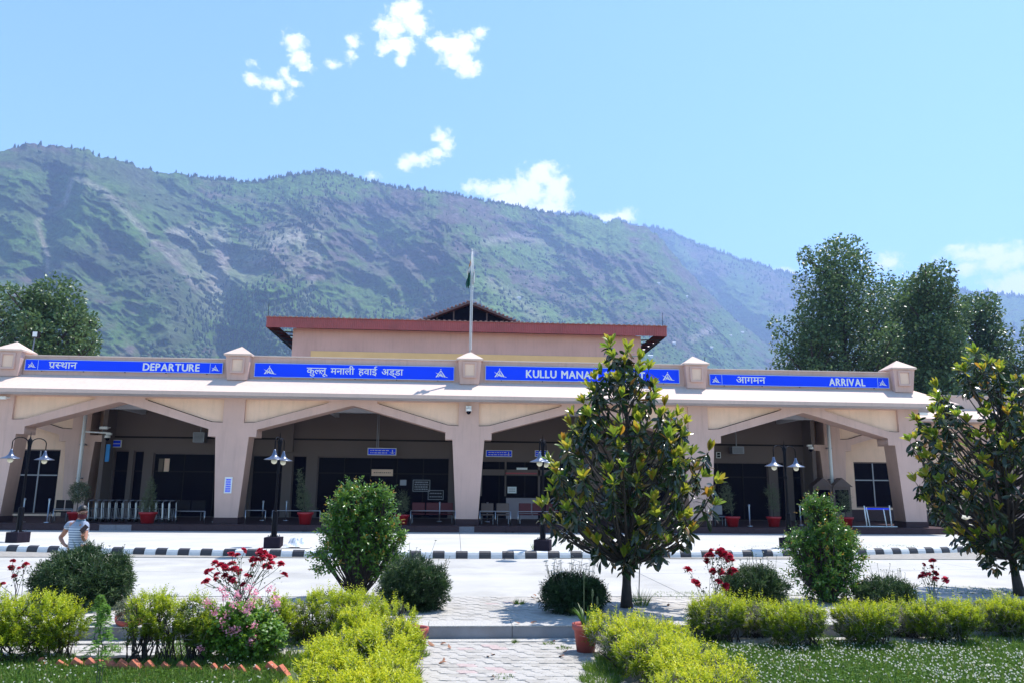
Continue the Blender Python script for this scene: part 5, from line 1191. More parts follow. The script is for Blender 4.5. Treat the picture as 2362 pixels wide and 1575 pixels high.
# ------------------------------------------------------------------ glossy leafy shrubs
def shrub(px, py, label, blobs, n, seed, L=.075, trunk=.5):
    p = at(px, py, Z=0); t = empty('leafy_shrub', (p[0], p[1], -.005), 0, label, 'shrub', 'glossy green shrubs beside the road')
    rs = np.random.RandomState(seed)
    blobs = [(a_, b_, c_, d_*.86, e_*.86, f_*.86) for a_, b_, c_, d_, e_, f_ in blobs]
    for a_, b_, c_, d_, e_, f_ in list(blobs):
        for _ in range(3): v_ = nrm(rs.randn(3)); blobs.append((a_+v_[0]*d_, b_+v_[1]*e_, c_+abs(v_[2])*f_*.9, .09+.06*rs.rand(), .1, .10+.08*rs.rand()))
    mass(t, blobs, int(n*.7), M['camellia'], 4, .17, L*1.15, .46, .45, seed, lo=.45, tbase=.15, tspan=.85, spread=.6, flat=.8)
    P0, P1 = [], []
    for b in blobs:
        for _ in range(7):
            q = np.array(b[:3])+rs.randn(3)*np.array(b[3:6])*.45; s = np.array([rs.randn()*.04, rs.randn()*.04, 0]); m = s*.5+q*.5+[0, 0, -.1*q[2]]; P0 += [s, m]; P1 += [m, q]
    sticks('stems', P0, P1, .014, .008, M['bark'], t, 5, True)
    return t
shrub(826, 1376, 'tall glossy green shrub with gaps in front of the second arch',
      [(-.10, 0, 1.5, .42, .4, .36), (.28, 0, 1.42, .40, .38, .42), (-.42, .05, 1.22, .28, .3, .30), (0, 0, 1.05, .62, .5, .40), (.5, 0, .85, .34, .35, .5), (-.5, 0, .70, .38, .35, .32), (.15, 0, .62, .55, .45, .32), (-.12, 0, 1.78, .22, .2, .14), (.36, 0, 1.75, .16, .15, .14), (-.42, 0, 1.55, .14, .14, .16)], 1750, 41, .085)
shrub(1912, 1386, 'smaller pyramid shaped glossy shrub in front of the right pots',
      [(-.02, 0, 1.45, .24, .2, .26), (0, 0, 1.15, .46, .36, .28), (.02, 0, .85, .62, .48, .34), (-.05, 0, .50, .72, .5, .36), (.05, 0, .25, .66, .5, .28), (-.35, 0, .95, .3, .25, .25), (.42, 0, .75, .3, .25, .3), (-.08, 0, 1.68, .07, .07, .14), (.3, 0, 1.05, .14, .14, .22)], 2100, 42, .066)
# ------------------------------------------------------------------ roses
def rose(par, c, r, rs, d):
    N = 22; a = np.arange(N)*2.4; op = np.linspace(.25, 1.45, N); d = nrm(np.array(d, float)); s1 = nrm(np.cross(d, [.3, .9, .1])); s2 = np.cross(d, s1)
    ax = d*np.cos(op)[:, None]+(s1*np.cos(a)[:, None]+s2*np.sin(a)[:, None])*np.sin(op)[:, None]
    tt = np.clip((.25+.5*rs.rand()) + rs.randn(N)*.18, 0, 1)
    return leaves('rose', np.repeat(np.array(c)[None], N, 0)-d*r*.3, ax, r*(.75+.35*np.linspace(0, 1, N)), r*1.1, tt, M['rosered'], par, T8, flat=.3, rs=rs)
def rose_bush(px, py, z0, label, flowers, seed, nleaf=160, Y=None, fs=.055):
    fs *= 1.45
    p = at(px, py, Z=z0); Yb = Y or p[1]; rs = np.random.RandomState(seed); p = at(px, py, Y=Yb)
    t = empty('rose_bush', (p[0], Yb, z0-.004), 0, label, 'rose bush', 'rose bushes between hedge and road'); base = np.array([p[0], Yb, z0])
    P0, P1, LB = [], [], []
    for (fx, fy, s) in flowers:
        y = Yb+rs.uniform(-.22, .22); q = np.array(at(fx, fy, Y=y))-base; rose(t, q, fs*s, rs, (rs.randn()*.4, -.3+rs.randn()*.4, .8))
        s0 = np.array([rs.randn()*.05, rs.randn()*.05, 0.]); m1 = s0+(q-s0)*[.35, .4, .5]+rs.randn(3)*.03; m2 = s0+(q-s0)*[.8, .8, .8]+rs.randn(3)*.02
        P0 += [s0, m1, m2]; P1 += [m1, m2, q-[0, 0, fs*.5]]
        for _ in range(int(nleaf/len(flowers))): f = rs.uniform(.2, 1); LB.append(m1+(q-m1)*f+rs.randn(3)*.045)
    sticks('stems', P0, P1, .006, .004, M['stem'] if seed % 2 else M['bark'], t, 4, True)
    LB = np.array(LB); leaves('foliage', LB, rs.randn(len(LB), 3)+[0, 0, .1], .045, .03, rs.rand(len(LB)), M['roseleaf'], t, T4, rs=rs, stuff=True)
    return t
rose_bush(560, 1400, 0, 'rose bush with dense dark red clusters left of the leafy shrub', [(495,1295,1),(510,1300,1.3),(520,1305,1.1),(478,1315,1),(487,1312,.8),(500,1322,.9),(535,1297,1.2),(540,1308,1.1),(523,1312,1),(545,1312,1),(552,1316,.9),(472,1340,.9),(478,1336,.9),(498,1333,.7),(532,1333,1),(540,1340,.8),(560,1345,.9),(598,1268,1.2),(610,1272,1.4),(620,1280,1.2),(606,1284,1),(627,1284,1.1),(583,1287,1.1),(593,1288,.9),(625,1296,1.1),(612,1302,1),(622,1306,.9),(648,1297,1),(586,1300,.7),(571,1324,.9),(577,1326,.8),(657,1322,1),(564,1266,.9),(535,1275,1),(547,1277,.8),(538,1335,.9),(519,1325,.9),(600,1275,1.1)], 51, 190, fs=.05)
rose_bush(1650, 1400, 0, 'rose bush with red blooms arching right of the central magnolia', [(1640,1268,1),(1637,1277,1.3),(1660,1270,1.3),(1670,1275,1.3),(1680,1282,1.3),(1685,1280,1.1),(1588,1310,1.2),(1692,1312,1.4),(1685,1316,1),(1645,1314,1),(1662,1314,1.1),(1668,1320,1.1),(1608,1342,1.3),(1658,1338,1.1),(1672,1350,1.2),(1630,1290,.9),(1690,1290,.8),(1665,1265,1)], 53, 260, fs=.052)
rose_bush(2150, 1392, 0, 'small red rose bush between the daisies and the right magnolia', [(2152,1290,1),(2125,1327,1.2),(2133,1322,1),(2158,1319,1.1),(2143,1322,.8),(2156,1332,1.1),(2181,1334,1.1),(2150,1305,.7),(2132,1300,.6)], 55, 90, fs=.05)
rose_bush(38, 1395, 0, 'sparse rose bush with small faded red blooms at the left edge', [(26,1307,1),(57,1300,1),(62,1298,.8),(30,1291,.8),(4,1345,.9),(32,1326,.8),(44,1308,.7)], 56, 60, fs=.045)
# ------------------------------------------------------------------ golden hedges
def hedge(px, py, z0, blobs, n, label, seed, twig=300, tb=.2, L=.042, n_st=40, group='golden hedge bushes'):
    p = at(px, py, Z=z0); t = empty('hedge_bush', (p[0], p[1], z0), 0, label, 'hedge', group); rs = np.random.RandomState(seed)
    blobs = [(a_, b_, c_*.90, d_*.96, e_*.96, f_*.86) for a_, b_, c_, d_, e_, f_ in blobs]
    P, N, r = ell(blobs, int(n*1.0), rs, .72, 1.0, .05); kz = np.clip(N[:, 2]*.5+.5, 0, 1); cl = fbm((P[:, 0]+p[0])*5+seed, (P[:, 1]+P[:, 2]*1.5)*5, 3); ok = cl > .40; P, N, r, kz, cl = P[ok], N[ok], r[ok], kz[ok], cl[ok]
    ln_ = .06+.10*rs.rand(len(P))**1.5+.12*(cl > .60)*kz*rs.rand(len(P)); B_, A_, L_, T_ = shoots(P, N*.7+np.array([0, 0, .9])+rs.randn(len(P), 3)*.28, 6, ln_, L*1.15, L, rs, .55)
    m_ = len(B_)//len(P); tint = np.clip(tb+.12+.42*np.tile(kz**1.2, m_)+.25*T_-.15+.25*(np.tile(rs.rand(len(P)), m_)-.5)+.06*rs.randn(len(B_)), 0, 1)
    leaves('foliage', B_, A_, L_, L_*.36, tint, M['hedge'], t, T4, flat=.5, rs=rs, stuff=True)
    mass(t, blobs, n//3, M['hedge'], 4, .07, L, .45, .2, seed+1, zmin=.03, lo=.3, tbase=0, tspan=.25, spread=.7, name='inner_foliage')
    if twig:
        P, N, r = ell(blobs, twig, rs, .75, 1.02, .1); D = nrm(N*.5+rs.randn(len(P), 3)*.6+[0, 0, .5]); sticks('dry_twigs', P-D*.05, P+D*(.06+.08*rs.rand(len(P)))[:, None], .0028, .0012, M['twig'], t, 3, True)
    b = np.array(blobs); k = rs.randint(0, len(b), n_st); q = b[k, :3]+rs.randn(n_st, 3)*b[k, 3:6]*.4; q[:, 2] = np.maximum(q[:, 2], .12); s = np.stack([b[k, 0]+rs.randn(n_st)*.08, b[k, 1]+rs.randn(n_st)*.06, 0*q[:, 0]-.01], -1); m = (s+q)/2+rs.randn(n_st, 3)*.03
    sticks('stems', np.concatenate([s, m]), np.concatenate([m, q]), .011, .006, M['bark'], t, 4, True)
    return t
Z0 = -.185
# left side
hedge(70, 1515, Z0, [(-.5, 0, .48, .5, .42, .36), (.05, 0, .46, .46, .42, .36), (.36, 0, .42, .30, .35, .28), (-.1, -.1, .2, .6, .4, .2)], 1500, 'golden hedge bush at the left edge before the daisy bush', 61, 60)
hedge(352, 1525, Z0, [(-.1, 0, .58, .30, .3, .30), (.16, 0, .50, .26, .26, .26), (-.22, 0, .44, .16, .2, .2)], 560, 'leggy golden hedge bush with bare stems behind the orange bricks', 62, 50, n_st=46)
hedge(447, 1525, Z0, [(-.03, 0, .56, .24, .28, .28), (.1, 0, .40, .2, .26, .22)], 420, 'narrow golden hedge bush left of the pink geranium', 63, 50, n_st=36, tb=.12)
hedge(610, 1500, Z0, [(.02, 0, .52, .28, .32, .24), (.1, 0, .36, .25, .3, .2)], 420, 'golden hedge bush directly right of the pink geranium', 64, 60)
hedge(745, 1480, Z0, [(0, 0, .42, .5, .36, .32), (.45, 0, .40, .42, .36, .28), (-.3, 0, .32, .3, .3, .24), (.95, -.05, .32, .34, .36, .24)], 1500, 'golden hedge row with grey twigs behind the near left hedge', 65, 500)
hedge(830, 1600, Z0, [(-.05, .35, .30, .62, .42, .30), (.18, .9, .33, .45, .4, .30), (-.25, -.1, .24, .42, .4, .22), (.12, -.45, .24, .5, .5, .22), (-.3, -.7, .16, .4, .4, .18), (.25, -.9, .2, .5, .45, .2), (-.25, 1.05, .46, .2, .25, .3)], 3900, 'nearest bright golden hedge left of the paved path', 66, 800, tb=.32, L=.045)
# right side
hedge(1568, 1590, Z0, [(-.35, 1.6, .33, .42, .38, .26), (-.3, .95, .31, .40, .42, .26), (.1, 1.3, .28, .42, .5, .22), (-.18, .35, .28, .42, .42, .26), (.05, -.2, .24, .42, .45, .24), (.3, .4, .2, .36, .4, .2), (.25, -.5, .2, .4, .4, .2), (-.1, -.9, .2, .45, .45, .2)], 3800, 'nearest bright golden hedge with grey bare twigs right of the path', 67, 3600, tb=.3, L=.045)
for px, py, w, h, n, tw, sd, lb in ((1655, 1478, .42, .62, 800, 420, 71, 'golden hedge bush below the red roses'), (1835, 1492, .46, .60, 1000, 420, 72, 'golden hedge bush in front of the glossy right shrub'), (2000, 1490, .46, .60, 1000, 500, 73, 'golden hedge bush with dark leggy base in the middle of the right row'),
                                    (2185, 1482, .56, .56, 1300, 520, 74, 'widest golden hedge bush below the small rose bush'), (2345, 1470, .38, .55, 800, 260, 75, 'golden hedge bush below the right magnolia at the photo edge'), (1745, 1470, .3, .52, 380, 520, 76, 'thin twiggy golden hedge bush between two fuller ones'), (2090, 1470, .28, .5, 300, 560, 77, 'mostly bare grey twig bush in the right hedge row'), (2270, 1465, .25, .5, 330, 360, 78, 'small twiggy golden bush near the right magnolia')):
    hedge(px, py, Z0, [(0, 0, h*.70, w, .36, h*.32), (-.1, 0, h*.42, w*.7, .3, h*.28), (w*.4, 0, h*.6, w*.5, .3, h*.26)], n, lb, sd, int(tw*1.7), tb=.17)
# pink geranium
p = at(545, 1520, Z=Z0); t = empty('geranium_bush', (p[0], p[1], Z0), 0, 'leafy green geranium bush dotted with pink flowers amid the hedge', 'flower bush')
mass(t, [(0, 0, .38, .46, .32, .22), (-.02, 0, .50, .24, .24, .14), (.2, -.05, .26, .40, .3, .2), (-.3, 0, .28, .26, .28, .2)], 760, M['geran'], 3, .08, .06, .9, .4, 81, zmin=.03, lo=.5, tbase=.15, tspan=.7, tpl=T8)
rs = np.random.RandomState(8)
for fx, fy in [(540,1395),(512,1360),(575,1357),(590,1370),(548,1372),(477,1392),(497,1412),(522,1420),(578,1393),(588,1440),(514,1440),(534,1456),(545,1452),(463,1496),(580,1478),(588,1472),(633,1384),(640,1398),(570,1410),(622,1358),(520,1375)]:
    q = np.array(at(fx, fy, Y=p[1]-.36+rs.uniform(0, .15)))-np.array([p[0], p[1], Z0]); n = 34; c = q+rs.randn(n, 3)*.028; leaves('flower', c, rs.randn(n, 3)+[0, -.4, .6], .032, .028, rs.rand(n), M['pinkpetal'], t, T4, rs=rs, stuff=True)
    sticks('flower_stalk', [q*[.8, .8, .7]], [q], .003, .003, M['stem'], t, 4)
# feathery bright green plants
def feathery(px, py, pt, label, seed, Y=None):
    p = at(px, py, Z=Z0); top = at(pt[0], pt[1], Y=p[1]); h = top[2]-Z0; t = empty('feathery_plant', (p[0], p[1], Z0), 0, label, 'plant'); rs = np.random.RandomState(seed)
    for k in range(3): MB().tube([(0.02*k, 0, 0), (.03*k-.02, .02*k, h*.5), (rs.randn()*.05, 0, h*(.95-.2*k))], .006, 5).build('stem', M['stem'], t)
    P0, D0 = [], []
    for i in range(60):
        z = h*rs.uniform(.3, 1); a = rs.rand()*6.3; s = .30*(1.15-z/h)*rs.uniform(.6, 1); d = np.array([math.cos(a), math.sin(a), .35])
        for f in np.linspace(.15, 1, 12):
            q = np.array([0, 0, z])+d*s*f-[0, 0, .08*f*f]
            for sg in (-1, 1): P0.append(q); D0.append(d*.6+sg*np.cross(d, [0, 0, 1])+rs.randn(3)*.3)
    leaves('fronds', P0, D0, .045, .010, rs.rand(len(P0)), M['fern'], t, T4, rs=rs, stuff=True)
feathery(222, 1590, (225, 1395), 'feathery bright green plant growing behind the left brick edging', 91); feathery(222, 1470, (222, 1372), 'smaller feathery green plant right before the big daisy bush', 92)
# ------------------------------------------------------------------ terracotta pots in the garden
def garden_pot(px, py, z0, r, h, label, tilt=0):
    p = at(px, py, Z=z0); t = empty('flower_pot', (p[0], p[1], z0), 0, label, 'flower pot'); t.rotation_euler.x = tilt; pot_mesh(r, h, M['terra'], t); return t, p
t, p = garden_pot(1351, 1502, -.18, .175, .36, 'terracotta pot with strappy bulb leaves beside the right hedge'); rs = np.random.RandomState(2)
n = 26; a = rs.rand(n)*6.3; V = []; F = []
for i in range(n):
    L_ = rs.uniform(.2, .38); dr = rs.uniform(.1, .9); w = .011
    base = len(V)
    for k in range(7):
        f = k/6; r_ = L_*(f*.35+dr*f*f*.6); z = .31+L_*(f*1.1-dr*f*f*.75); ww = w*(1-f**3)+.001
        V += [(r_*math.cos(a[i])-ww*math.sin(a[i])+.03*math.cos(a[i]), r_*math.sin(a[i])+ww*math.cos(a[i]), z), (r_*math.cos(a[i])+ww*math.sin(a[i])+.03*math.cos(a[i]), r_*math.sin(a[i])-ww*math.cos(a[i]), z)]
    F += [(base+2*k, base+2*k+1, base+2*k+3, base+2*k+2) for k in range(6)]
npmesh('strap_leaves', V, F, M['potleaf2'] if 'potleaf2' in M else M['geran'], t, {'tint': np.repeat(rs.rand(n)*.35, 14)})
for dx, hh_ in ((-.02, .95), (.07, .72), (.12, .62)): MB().tube([(dx, 0, .3), (dx*1.3+.01, 0, hh_)], .007, 5).build('flower_stalk', M['stem'], t); MB().lathe([(0, hh_-.04), (.014, hh_), (.012, hh_+.07), (0, hh_+.10)], 6, (dx*1.3+.01, 0, 0)).build('seed_head', M['stem'], t)
garden_pot(958, 1506, -.18, .16, .33, 'empty terracotta pot half hidden behind the near left hedge')
t, p = garden_pot(303, 1468, -.18, .19, .34, 'orange terracotta pot of pale flowers behind the leggy hedge bush', .35)
mass(t, [(0, 0, .42, .2, .18, .12)], 120, M['potleaf'], 3, .08, .05, .4, .6, 95, lo=.2)
# ------------------------------------------------------------------ the man with the phone
def skin_fig(name, verts, edges, radii, mt, parent, sub=2, root=0):
    me = bpy.data.meshes.new(name); me.from_pydata(verts, edges, []); o = bpy.data.objects.new('tmp', me); COL.objects.link(o)
    m = o.modifiers.new('s', 'SKIN'); m.use_smooth_shade = True
    for i, r_ in enumerate(radii): me.skin_vertices[0].data[i].radius = (r_, r_) if isinstance(r_, (int, float)) else r_
    me.skin_vertices[0].data[root].use_root = True
    s_ = o.modifiers.new('u', 'SUBSURF'); s_.levels = sub
    bpy.context.view_layer.update(); r = bpy.data.meshes.new_from_object(o.evaluated_get(bpy.context.evaluated_depsgraph_get())); bpy.data.objects.remove(o); r.materials.clear(); r.name = name; r.shade_smooth()
    return link(name, r, mt, parent)
pm = at(188, 1167, Y=14.05); HS = pm[2]/1.70
man = empty('person', (pm[0], 14.05, .0), -.15, 'man in a striped grey polo shirt and dark mask looking at his phone', 'person'); man.scale = (HS,)*3
# x: image right, -y: towards the camera; he faces right and slightly to us
bodyv = [(0,0,.92),(0,0,1.12),(.0,0,1.32),(.02,-.01,1.44),(.05,-.04,1.50),(.07,-.06,1.60),(.075,-.07,1.655),
         (-.20,.02,1.385),(-.335,.05,1.17),(-.385,.05,1.13),(-.245,-.03,1.015),(-.15,-.06,.975),          # his right arm, hand on the hip
         (.17,-.08,1.37),(.255,-.17,1.13),(.265,-.20,1.10),(.30,-.32,1.17),(.315,-.37,1.215),              # his left arm, holding the phone
         (-.09,0,.86),(-.10,-.01,.48),(-.11,.02,.08),(-.09,-.10,.03),(.10,0,.86),(.11,-.01,.48),(.12,.02,.08),(.14,-.10,.03)]
bode = [(0,1),(1,2),(2,3),(3,4),(4,5),(5,6),(2,7),(7,8),(8,9),(9,10),(10,11),(2,12),(12,13),(13,14),(14,15),(15,16),(0,17),(17,18),(18,19),(19,20),(0,21),(21,22),(22,23),(23,24)]
bodr = [(.15,.11),(.145,.11),(.16,.11),(.062,.06),(.055,.055),(.078,.092),(.07,.085),.058,.043,.043,.030,.028,.058,.042,.040,.030,.026,.09,.06,.045,.04,.09,.06,.045,.04]
skin_fig('body', bodyv, bode, bodr, M['skin'], man)
# polo shirt, slightly larger than the body, with collar and sleeves
shm = bpy.data.materials.new('striped_shirt'); shm.use_nodes = True; nt = shm.node_tree; p_ = nt.nodes['Principled BSDF']; p_.inputs['Roughness'].default_value = .85
tco = nt.nodes.new('ShaderNodeTexCoord'); sp_ = nt.nodes.new('ShaderNodeSeparateXYZ'); nt.links.new(tco.outputs['Object'], sp_.inputs[0])
st = mth(nt, 'FRACT', mth(nt, 'MULTIPLY', sp_.outputs[2], 23)); st = mth(nt, 'GREATER_THAN', st, .62); lim = mth(nt, 'LESS_THAN', sp_.outputs[2], 1.335); st = mth(nt, 'MULTIPLY', st, lim)
mxx = nt.nodes.new('ShaderNodeMix'); mxx.data_type = 'RGBA'; nt.links.new(st, mxx.inputs[0]); mxx.inputs[6].default_value = (.27, .31, .40, 1); mxx.inputs[7].default_value = (.75, .76, .8, 1)
nt.links.new(mxx.outputs[2], p_.inputs['Base Color'])
skin_fig('shirt', [(0,0,.86),(0,0,.95),(0,0,1.14),(0,0,1.32),(.015,-.01,1.41),(-.20,.02,1.39),(-.275,.035,1.275),(.17,-.08,1.38),(.21,-.15,1.245)], [(0,1),(1,2),(2,3),(3,4),(3,5),(5,6),(3,7),(7,8)], [(.17,.13),(.172,.132),(.168,.128),(.165,.120),(.088,.085),.068,.066,.068,.066], shm, man)
MB().lathe([(.078, 0), (.088, .03), (.075, .062), (.066, .055), (.07, .0)], 16, (.03, -.015, 1.405)).build('collar', mat('shirt_collar', (.12, .2, .27), .85, .05), man, True)
skin_fig('trousers', [(0,0,.93),(0,0,.84),(-.09,0,.8),(-.10,-.01,.46),(-.11,.02,.10),(.10,0,.8),(.11,-.01,.46),(.12,.02,.10)], [(0,1),(1,2),(2,3),(3,4),(1,5),(5,6),(6,7)], [(.165,.125),(.16,.125),.105,.078,.065,.105,.078,.065], M['trouser'], man)
for x_ in (-.10, .13):
    MB().add([(x_-.045,.10,0),(x_+.045,.10,0),(x_+.05,-.17,0),(x_-.05,-.17,0),(x_-.04,.09,.09),(x_+.04,.09,.09),(x_+.035,-.15,.05),(x_-.035,-.15,.05)], [(0,1,2,3),(7,6,5,4),(0,4,5,1),(1,5,6,2),(2,6,7,3),(3,7,4,0)]).build('shoe', M['dark'], man, bevel=.01)
# head details: facing right-down and towards us
hd = Vector((.075, -.065, 1.60)); fd = Vector((.80, -.48, -.34)).normalized(); rt_ = fd.cross(Vector((0, 0, 1))).normalized(); up_ = rt_.cross(fd)
def hp(a, b, c): return tuple(hd+fd*a+rt_*b+up_*c)
hair = MB(); n1_, n2_ = 14, 10; vv = []
for i in range(n2_+1):
    ph_ = i/n2_*math.pi*.62
    for k in range(n1_*2): th = k*math.pi/n1_; ca = math.cos(th); r_ = .098*math.sin(ph_)*(1.0-.12*max(0, ca)*(ph_ > 1.1)); z_ = .102*math.cos(ph_)+.028; vv.append(hp(r_*ca*(1.05 if ca < 0 else .98*(1-.35*max(0, ph_-1.05)))-.008, r_*math.sin(th)*.88, z_+(.05*max(0, ca) if ph_ > 1.2 else 0)))
fs_ = [(i*28+k, i*28+(k+1) % 28, (i+1)*28+(k+1) % 28, (i+1)*28+k) for i in range(n2_) for k in range(28)]
hair.add(vv, fs_).build('hair', M['hair'], man, True)
msk = []; 
for i in range(6):
    for k in range(9): th = (k/8-.5)*2.5; r_ = .092+.012*math.sin(i/5*math.pi); msk.append(hp(r_*math.cos(th)*1.04, r_*math.sin(th)*.86, -.012-.085*i/5))
MB().add(msk, [(i*9+k, i*9+k+1, i*9+k+10, i*9+k+9) for i in range(5) for k in range(8)]).build('face_mask', M['mask'], man, True)
for s_ in (-1, 1):
    MB().lathe([(0, -.006), (.013, -.004), (.016, .008), (0, .012)], 8, hp(0, s_*.083, -.005)).build('ear', M['skin'], man, True)
    MB().lathe([(0, -.008), (.008, -.004), (.008, .004), (0, .008)], 8, hp(.083, s_*.032, .018)).build('eye', M['hair'], man, True)
gl = MB()
for s_ in (-1, 1): gl.tube([hp(.098+.0*a, s_*.034+.026*math.cos(a), .014+.019*math.sin(a)) for a in np.linspace(0, 6.28, 12)], .0022, 4); gl.tube([hp(.096, s_*.06, .018), hp(.01, s_*.088, .01)], .002, 4)
gl.tube([hp(.10, -.01, .018), hp(.10, .01, .018)], .002, 4).build('glasses', M['dark'], man)
# hands with fingers
def hand(c, fdir, ndir, side, par, curl=.7):
    f = Vector(fdir).normalized(); n_ = Vector(ndir).normalized(); s_ = f.cross(n_).normalized()*side; c = Vector(c)
    v = [tuple(c), tuple(c+f*.045)]; e = [(0, 1)]; r_ = [.022, (.030, .018)]
    for k, (o_, l) in enumerate(((-.027, .058), (-.009, .068), (.009, .064), (.026, .05))):
        b = len(v); p0 = c+f*.07+s_*o_; p1 = p0+(f*math.cos(curl)+n_*math.sin(curl))*l*.5; p2 = p1+(f*math.cos(curl*2.2)+n_*math.sin(curl*2.2))*l*.5
        v += [tuple(p0), tuple(p1), tuple(p2)]; e += [(1, b), (b, b+1), (b+1, b+2)]; r_ += [.0095, .0088, .0078]
    b = len(v); p0 = c+f*.025-s_*.032; p1 = p0+f*.025-s_*.018+n_*.012; p2 = p1+f*.025+n_*.012; v += [tuple(p0), tuple(p1), tuple(p2)]; e += [(0, b), (b, b+1), (b+1, b+2)]; r_ += [.011, .0098, .0088]
    return skin_fig('hand', v, e, r_, M['skin'], par, 1)
hand((.318, -.38, 1.225), (.25, -.35, .8), (.0, .75, .3), 1, man, .8); hand((-.135, -.07, .965), (.7, -.35, -.5), (.2, .8, 0), -1, man, .3)
ph = MB().box(-.038, .038, -.005, .005, -.078, .078).build('phone', M['dark'], None, bevel=.004)
ph.parent = None; tag(ph, 'dark smartphone held up in the man\'s left hand', 'phone'); ph.matrix_world = Matrix.Translation(man.matrix_basis @ Vector((.36, -.40, 1.32))) @ Matrix.Rotation(.5, 4, 'Z') @ Matrix.Rotation(.75, 4, 'Y') @ Matrix.Rotation(-.6, 4, 'X')
# ------------------------------------------------------------------ tilted brick edging
ed = empty('brick_edging', (-4, 10.25, Z0), 0, 'row of orange bricks set tilted in the soil along the left lawn', 'edging'); rs = np.random.RandomState(12)
for px, py, s in [(100,1530,.7),(145,1536,.8),(184,1535,1),(216,1536,1.),(240,1540,1.05),(258,1540,1.15),(290,1541,1.1),(318,1541,1.05),(350,1541,.9),(386,1541,.8),(424,1541,.85),(455,1542,.9),(498,1544,.7),(527,1546,.7),(560,1548,.7),(596,1548,.7),(632,1545,1.),(655,1552,.9)]:
    p = at(px, py, Z=Z0); o = MB().box(-.11, .11, -.05, .05, -.035, .035).build('brick', M['brick'], ed, bevel=.006); o.location = (p[0]+4, p[1]-10.25, .015*s); o.rotation_euler = (rs.uniform(-.1, .1), .72+rs.uniform(-.12, .12), rs.uniform(-.35, .35)); o.scale = (s*.92,)*3
# ------------------------------------------------------------------ dry leaves on the paving
rs = np.random.RandomState(15)
def dry_leaf(px, py, z0, label, grp=None):
    p = at(px, py, Z=z0); V = T8[0]*np.array([1, .45, 1.3]); o = npmesh('dry_leaf', V, T8[1], M['dryleaf']); s = rs.uniform(.09, .15); o.scale = (s,)*3; o.location = (p[0], p[1], z0+.02); o.rotation_euler = (rs.uniform(-.4, .4)+(3.14 if rs.rand() < .5 else 0), 0, rs.rand()*6.3); tag(o, label, 'leaf', grp)
for k, (px, py, z0) in enumerate([(1003,1491,-.18),(1040,1497,-.18),(1127,1516,-.18),(1135,1512,-.18),(1020,1528,-.18),(1032,1530,-.18),(960,1530,-.18),(972,1520,-.18),(955,1540,-.18),(980,1522,-.18),(1140,1562,-.18),(1295,1506,-.18),(1302,1516,-.18),(1275,1480,-.18),(950,1555,-.18),(1030,1486,-.18)]):
    dry_leaf(px, py, z0, 'brown fallen leaf lying on the wavy pavers of the path', 'fallen leaves on the path')
for k, (px, py) in enumerate([(1236,1380),(1265,1388),(1545,1395),(1228,1372),(1200,1438),(1240,1436)]): dry_leaf(px, py, .004, 'brown fallen leaf lying on the pale apron beside the road', 'fallen leaves on the apron')
# ------------------------------------------------------------------ grass, clover and weeds
def blades(name, n, region, h, mt, seed, z0=-.2, dens=None, label=None):
    rs = np.random.RandomState(seed); x0, x1, y0, y1 = region; X = rs.uniform(x0, x1, n); Y = rs.uniform(y0, y1, n)
    if dens is not None: ok = rs.rand(n) < dens(X, Y); X, Y = X[ok], Y[ok]
    N = len(X); a = rs.rand(N)*6.3; tl = rs.rand(N)*.8; ax = np.stack([np.cos(a)*tl, np.sin(a)*tl, np.ones(N)], -1); hh = h*(.5+.9*rs.rand(N)**1.3)
    o = leaves(name, np.stack([X, Y, X*0+z0], -1), ax, hh, .007+.004*rs.rand(N), np.clip(rs.rand(N)*.8+(rs.rand(N) < .08)*.4, 0, 1), mt, None, T5, up=np.array([0., .01, 1.]), flat=2., rs=rs)
    return tag(o, label, 'grass', kind='stuff')
inR = lambda X, Y: (X > 1.15*Y*.22+.1)*1.0
blades('grass', 62000, (2.0, 9.2, 8.3, 11.1), .085, M['grass'], 101, dens=lambda X, Y: (Y < 11.05-.25*fbm(X*2, Y*2, 2))*1., label='green lawn grass between the right hedges and the camera')
blades('grass', 30000, (-7.4, -2.4, 8.6, 10.35), .07, M['grass'], 102, dens=lambda X, Y: (Y < 10.2+.2*fbm(X*3, Y*3, 2))*1., label='green lawn grass in front of the brick edging')
blades('weeds', 9000, (-7.4, -2.0, 10.1, 11.5), .10, M['grass'], 103, z0=-.2, dens=lambda X, Y: (fbm(X*2.2+4, Y*2.2, 3) > .52)*1., label='thin dry grass growing under the left hedge bushes')
blades('weeds', 9000, (1.7, 9.5, 10.7, 11.55), .09, M['grass'], 104, z0=-.2, dens=lambda X, Y: (fbm(X*2.2+4, Y*2.2, 3) > .50)*1., label='thin grass growing under the right hedge row')
def tuft(px, py, z0, n, r, h, label, seed):
    p = at(px, py, Z=z0); rs = np.random.RandomState(seed); a = rs.rand(n)*6.3; rr2 = r*np.sqrt(rs.rand(n)); ax = np.stack([np.cos(a)*rs.rand(n)*.9, np.sin(a)*rs.rand(n)*.9, np.ones(n)], -1)
    o = leaves('grass_tuft', np.stack([rr2*np.cos(a), rr2*np.sin(a), 0*a], -1), ax, h*(.5+.7*rs.rand(n)), .008, rs.rand(n)*.9, M['grass'], None, T5, flat=2., rs=rs); o.location = (p[0], p[1], z0-.01); tag(o, label, 'grass', kind='stuff')
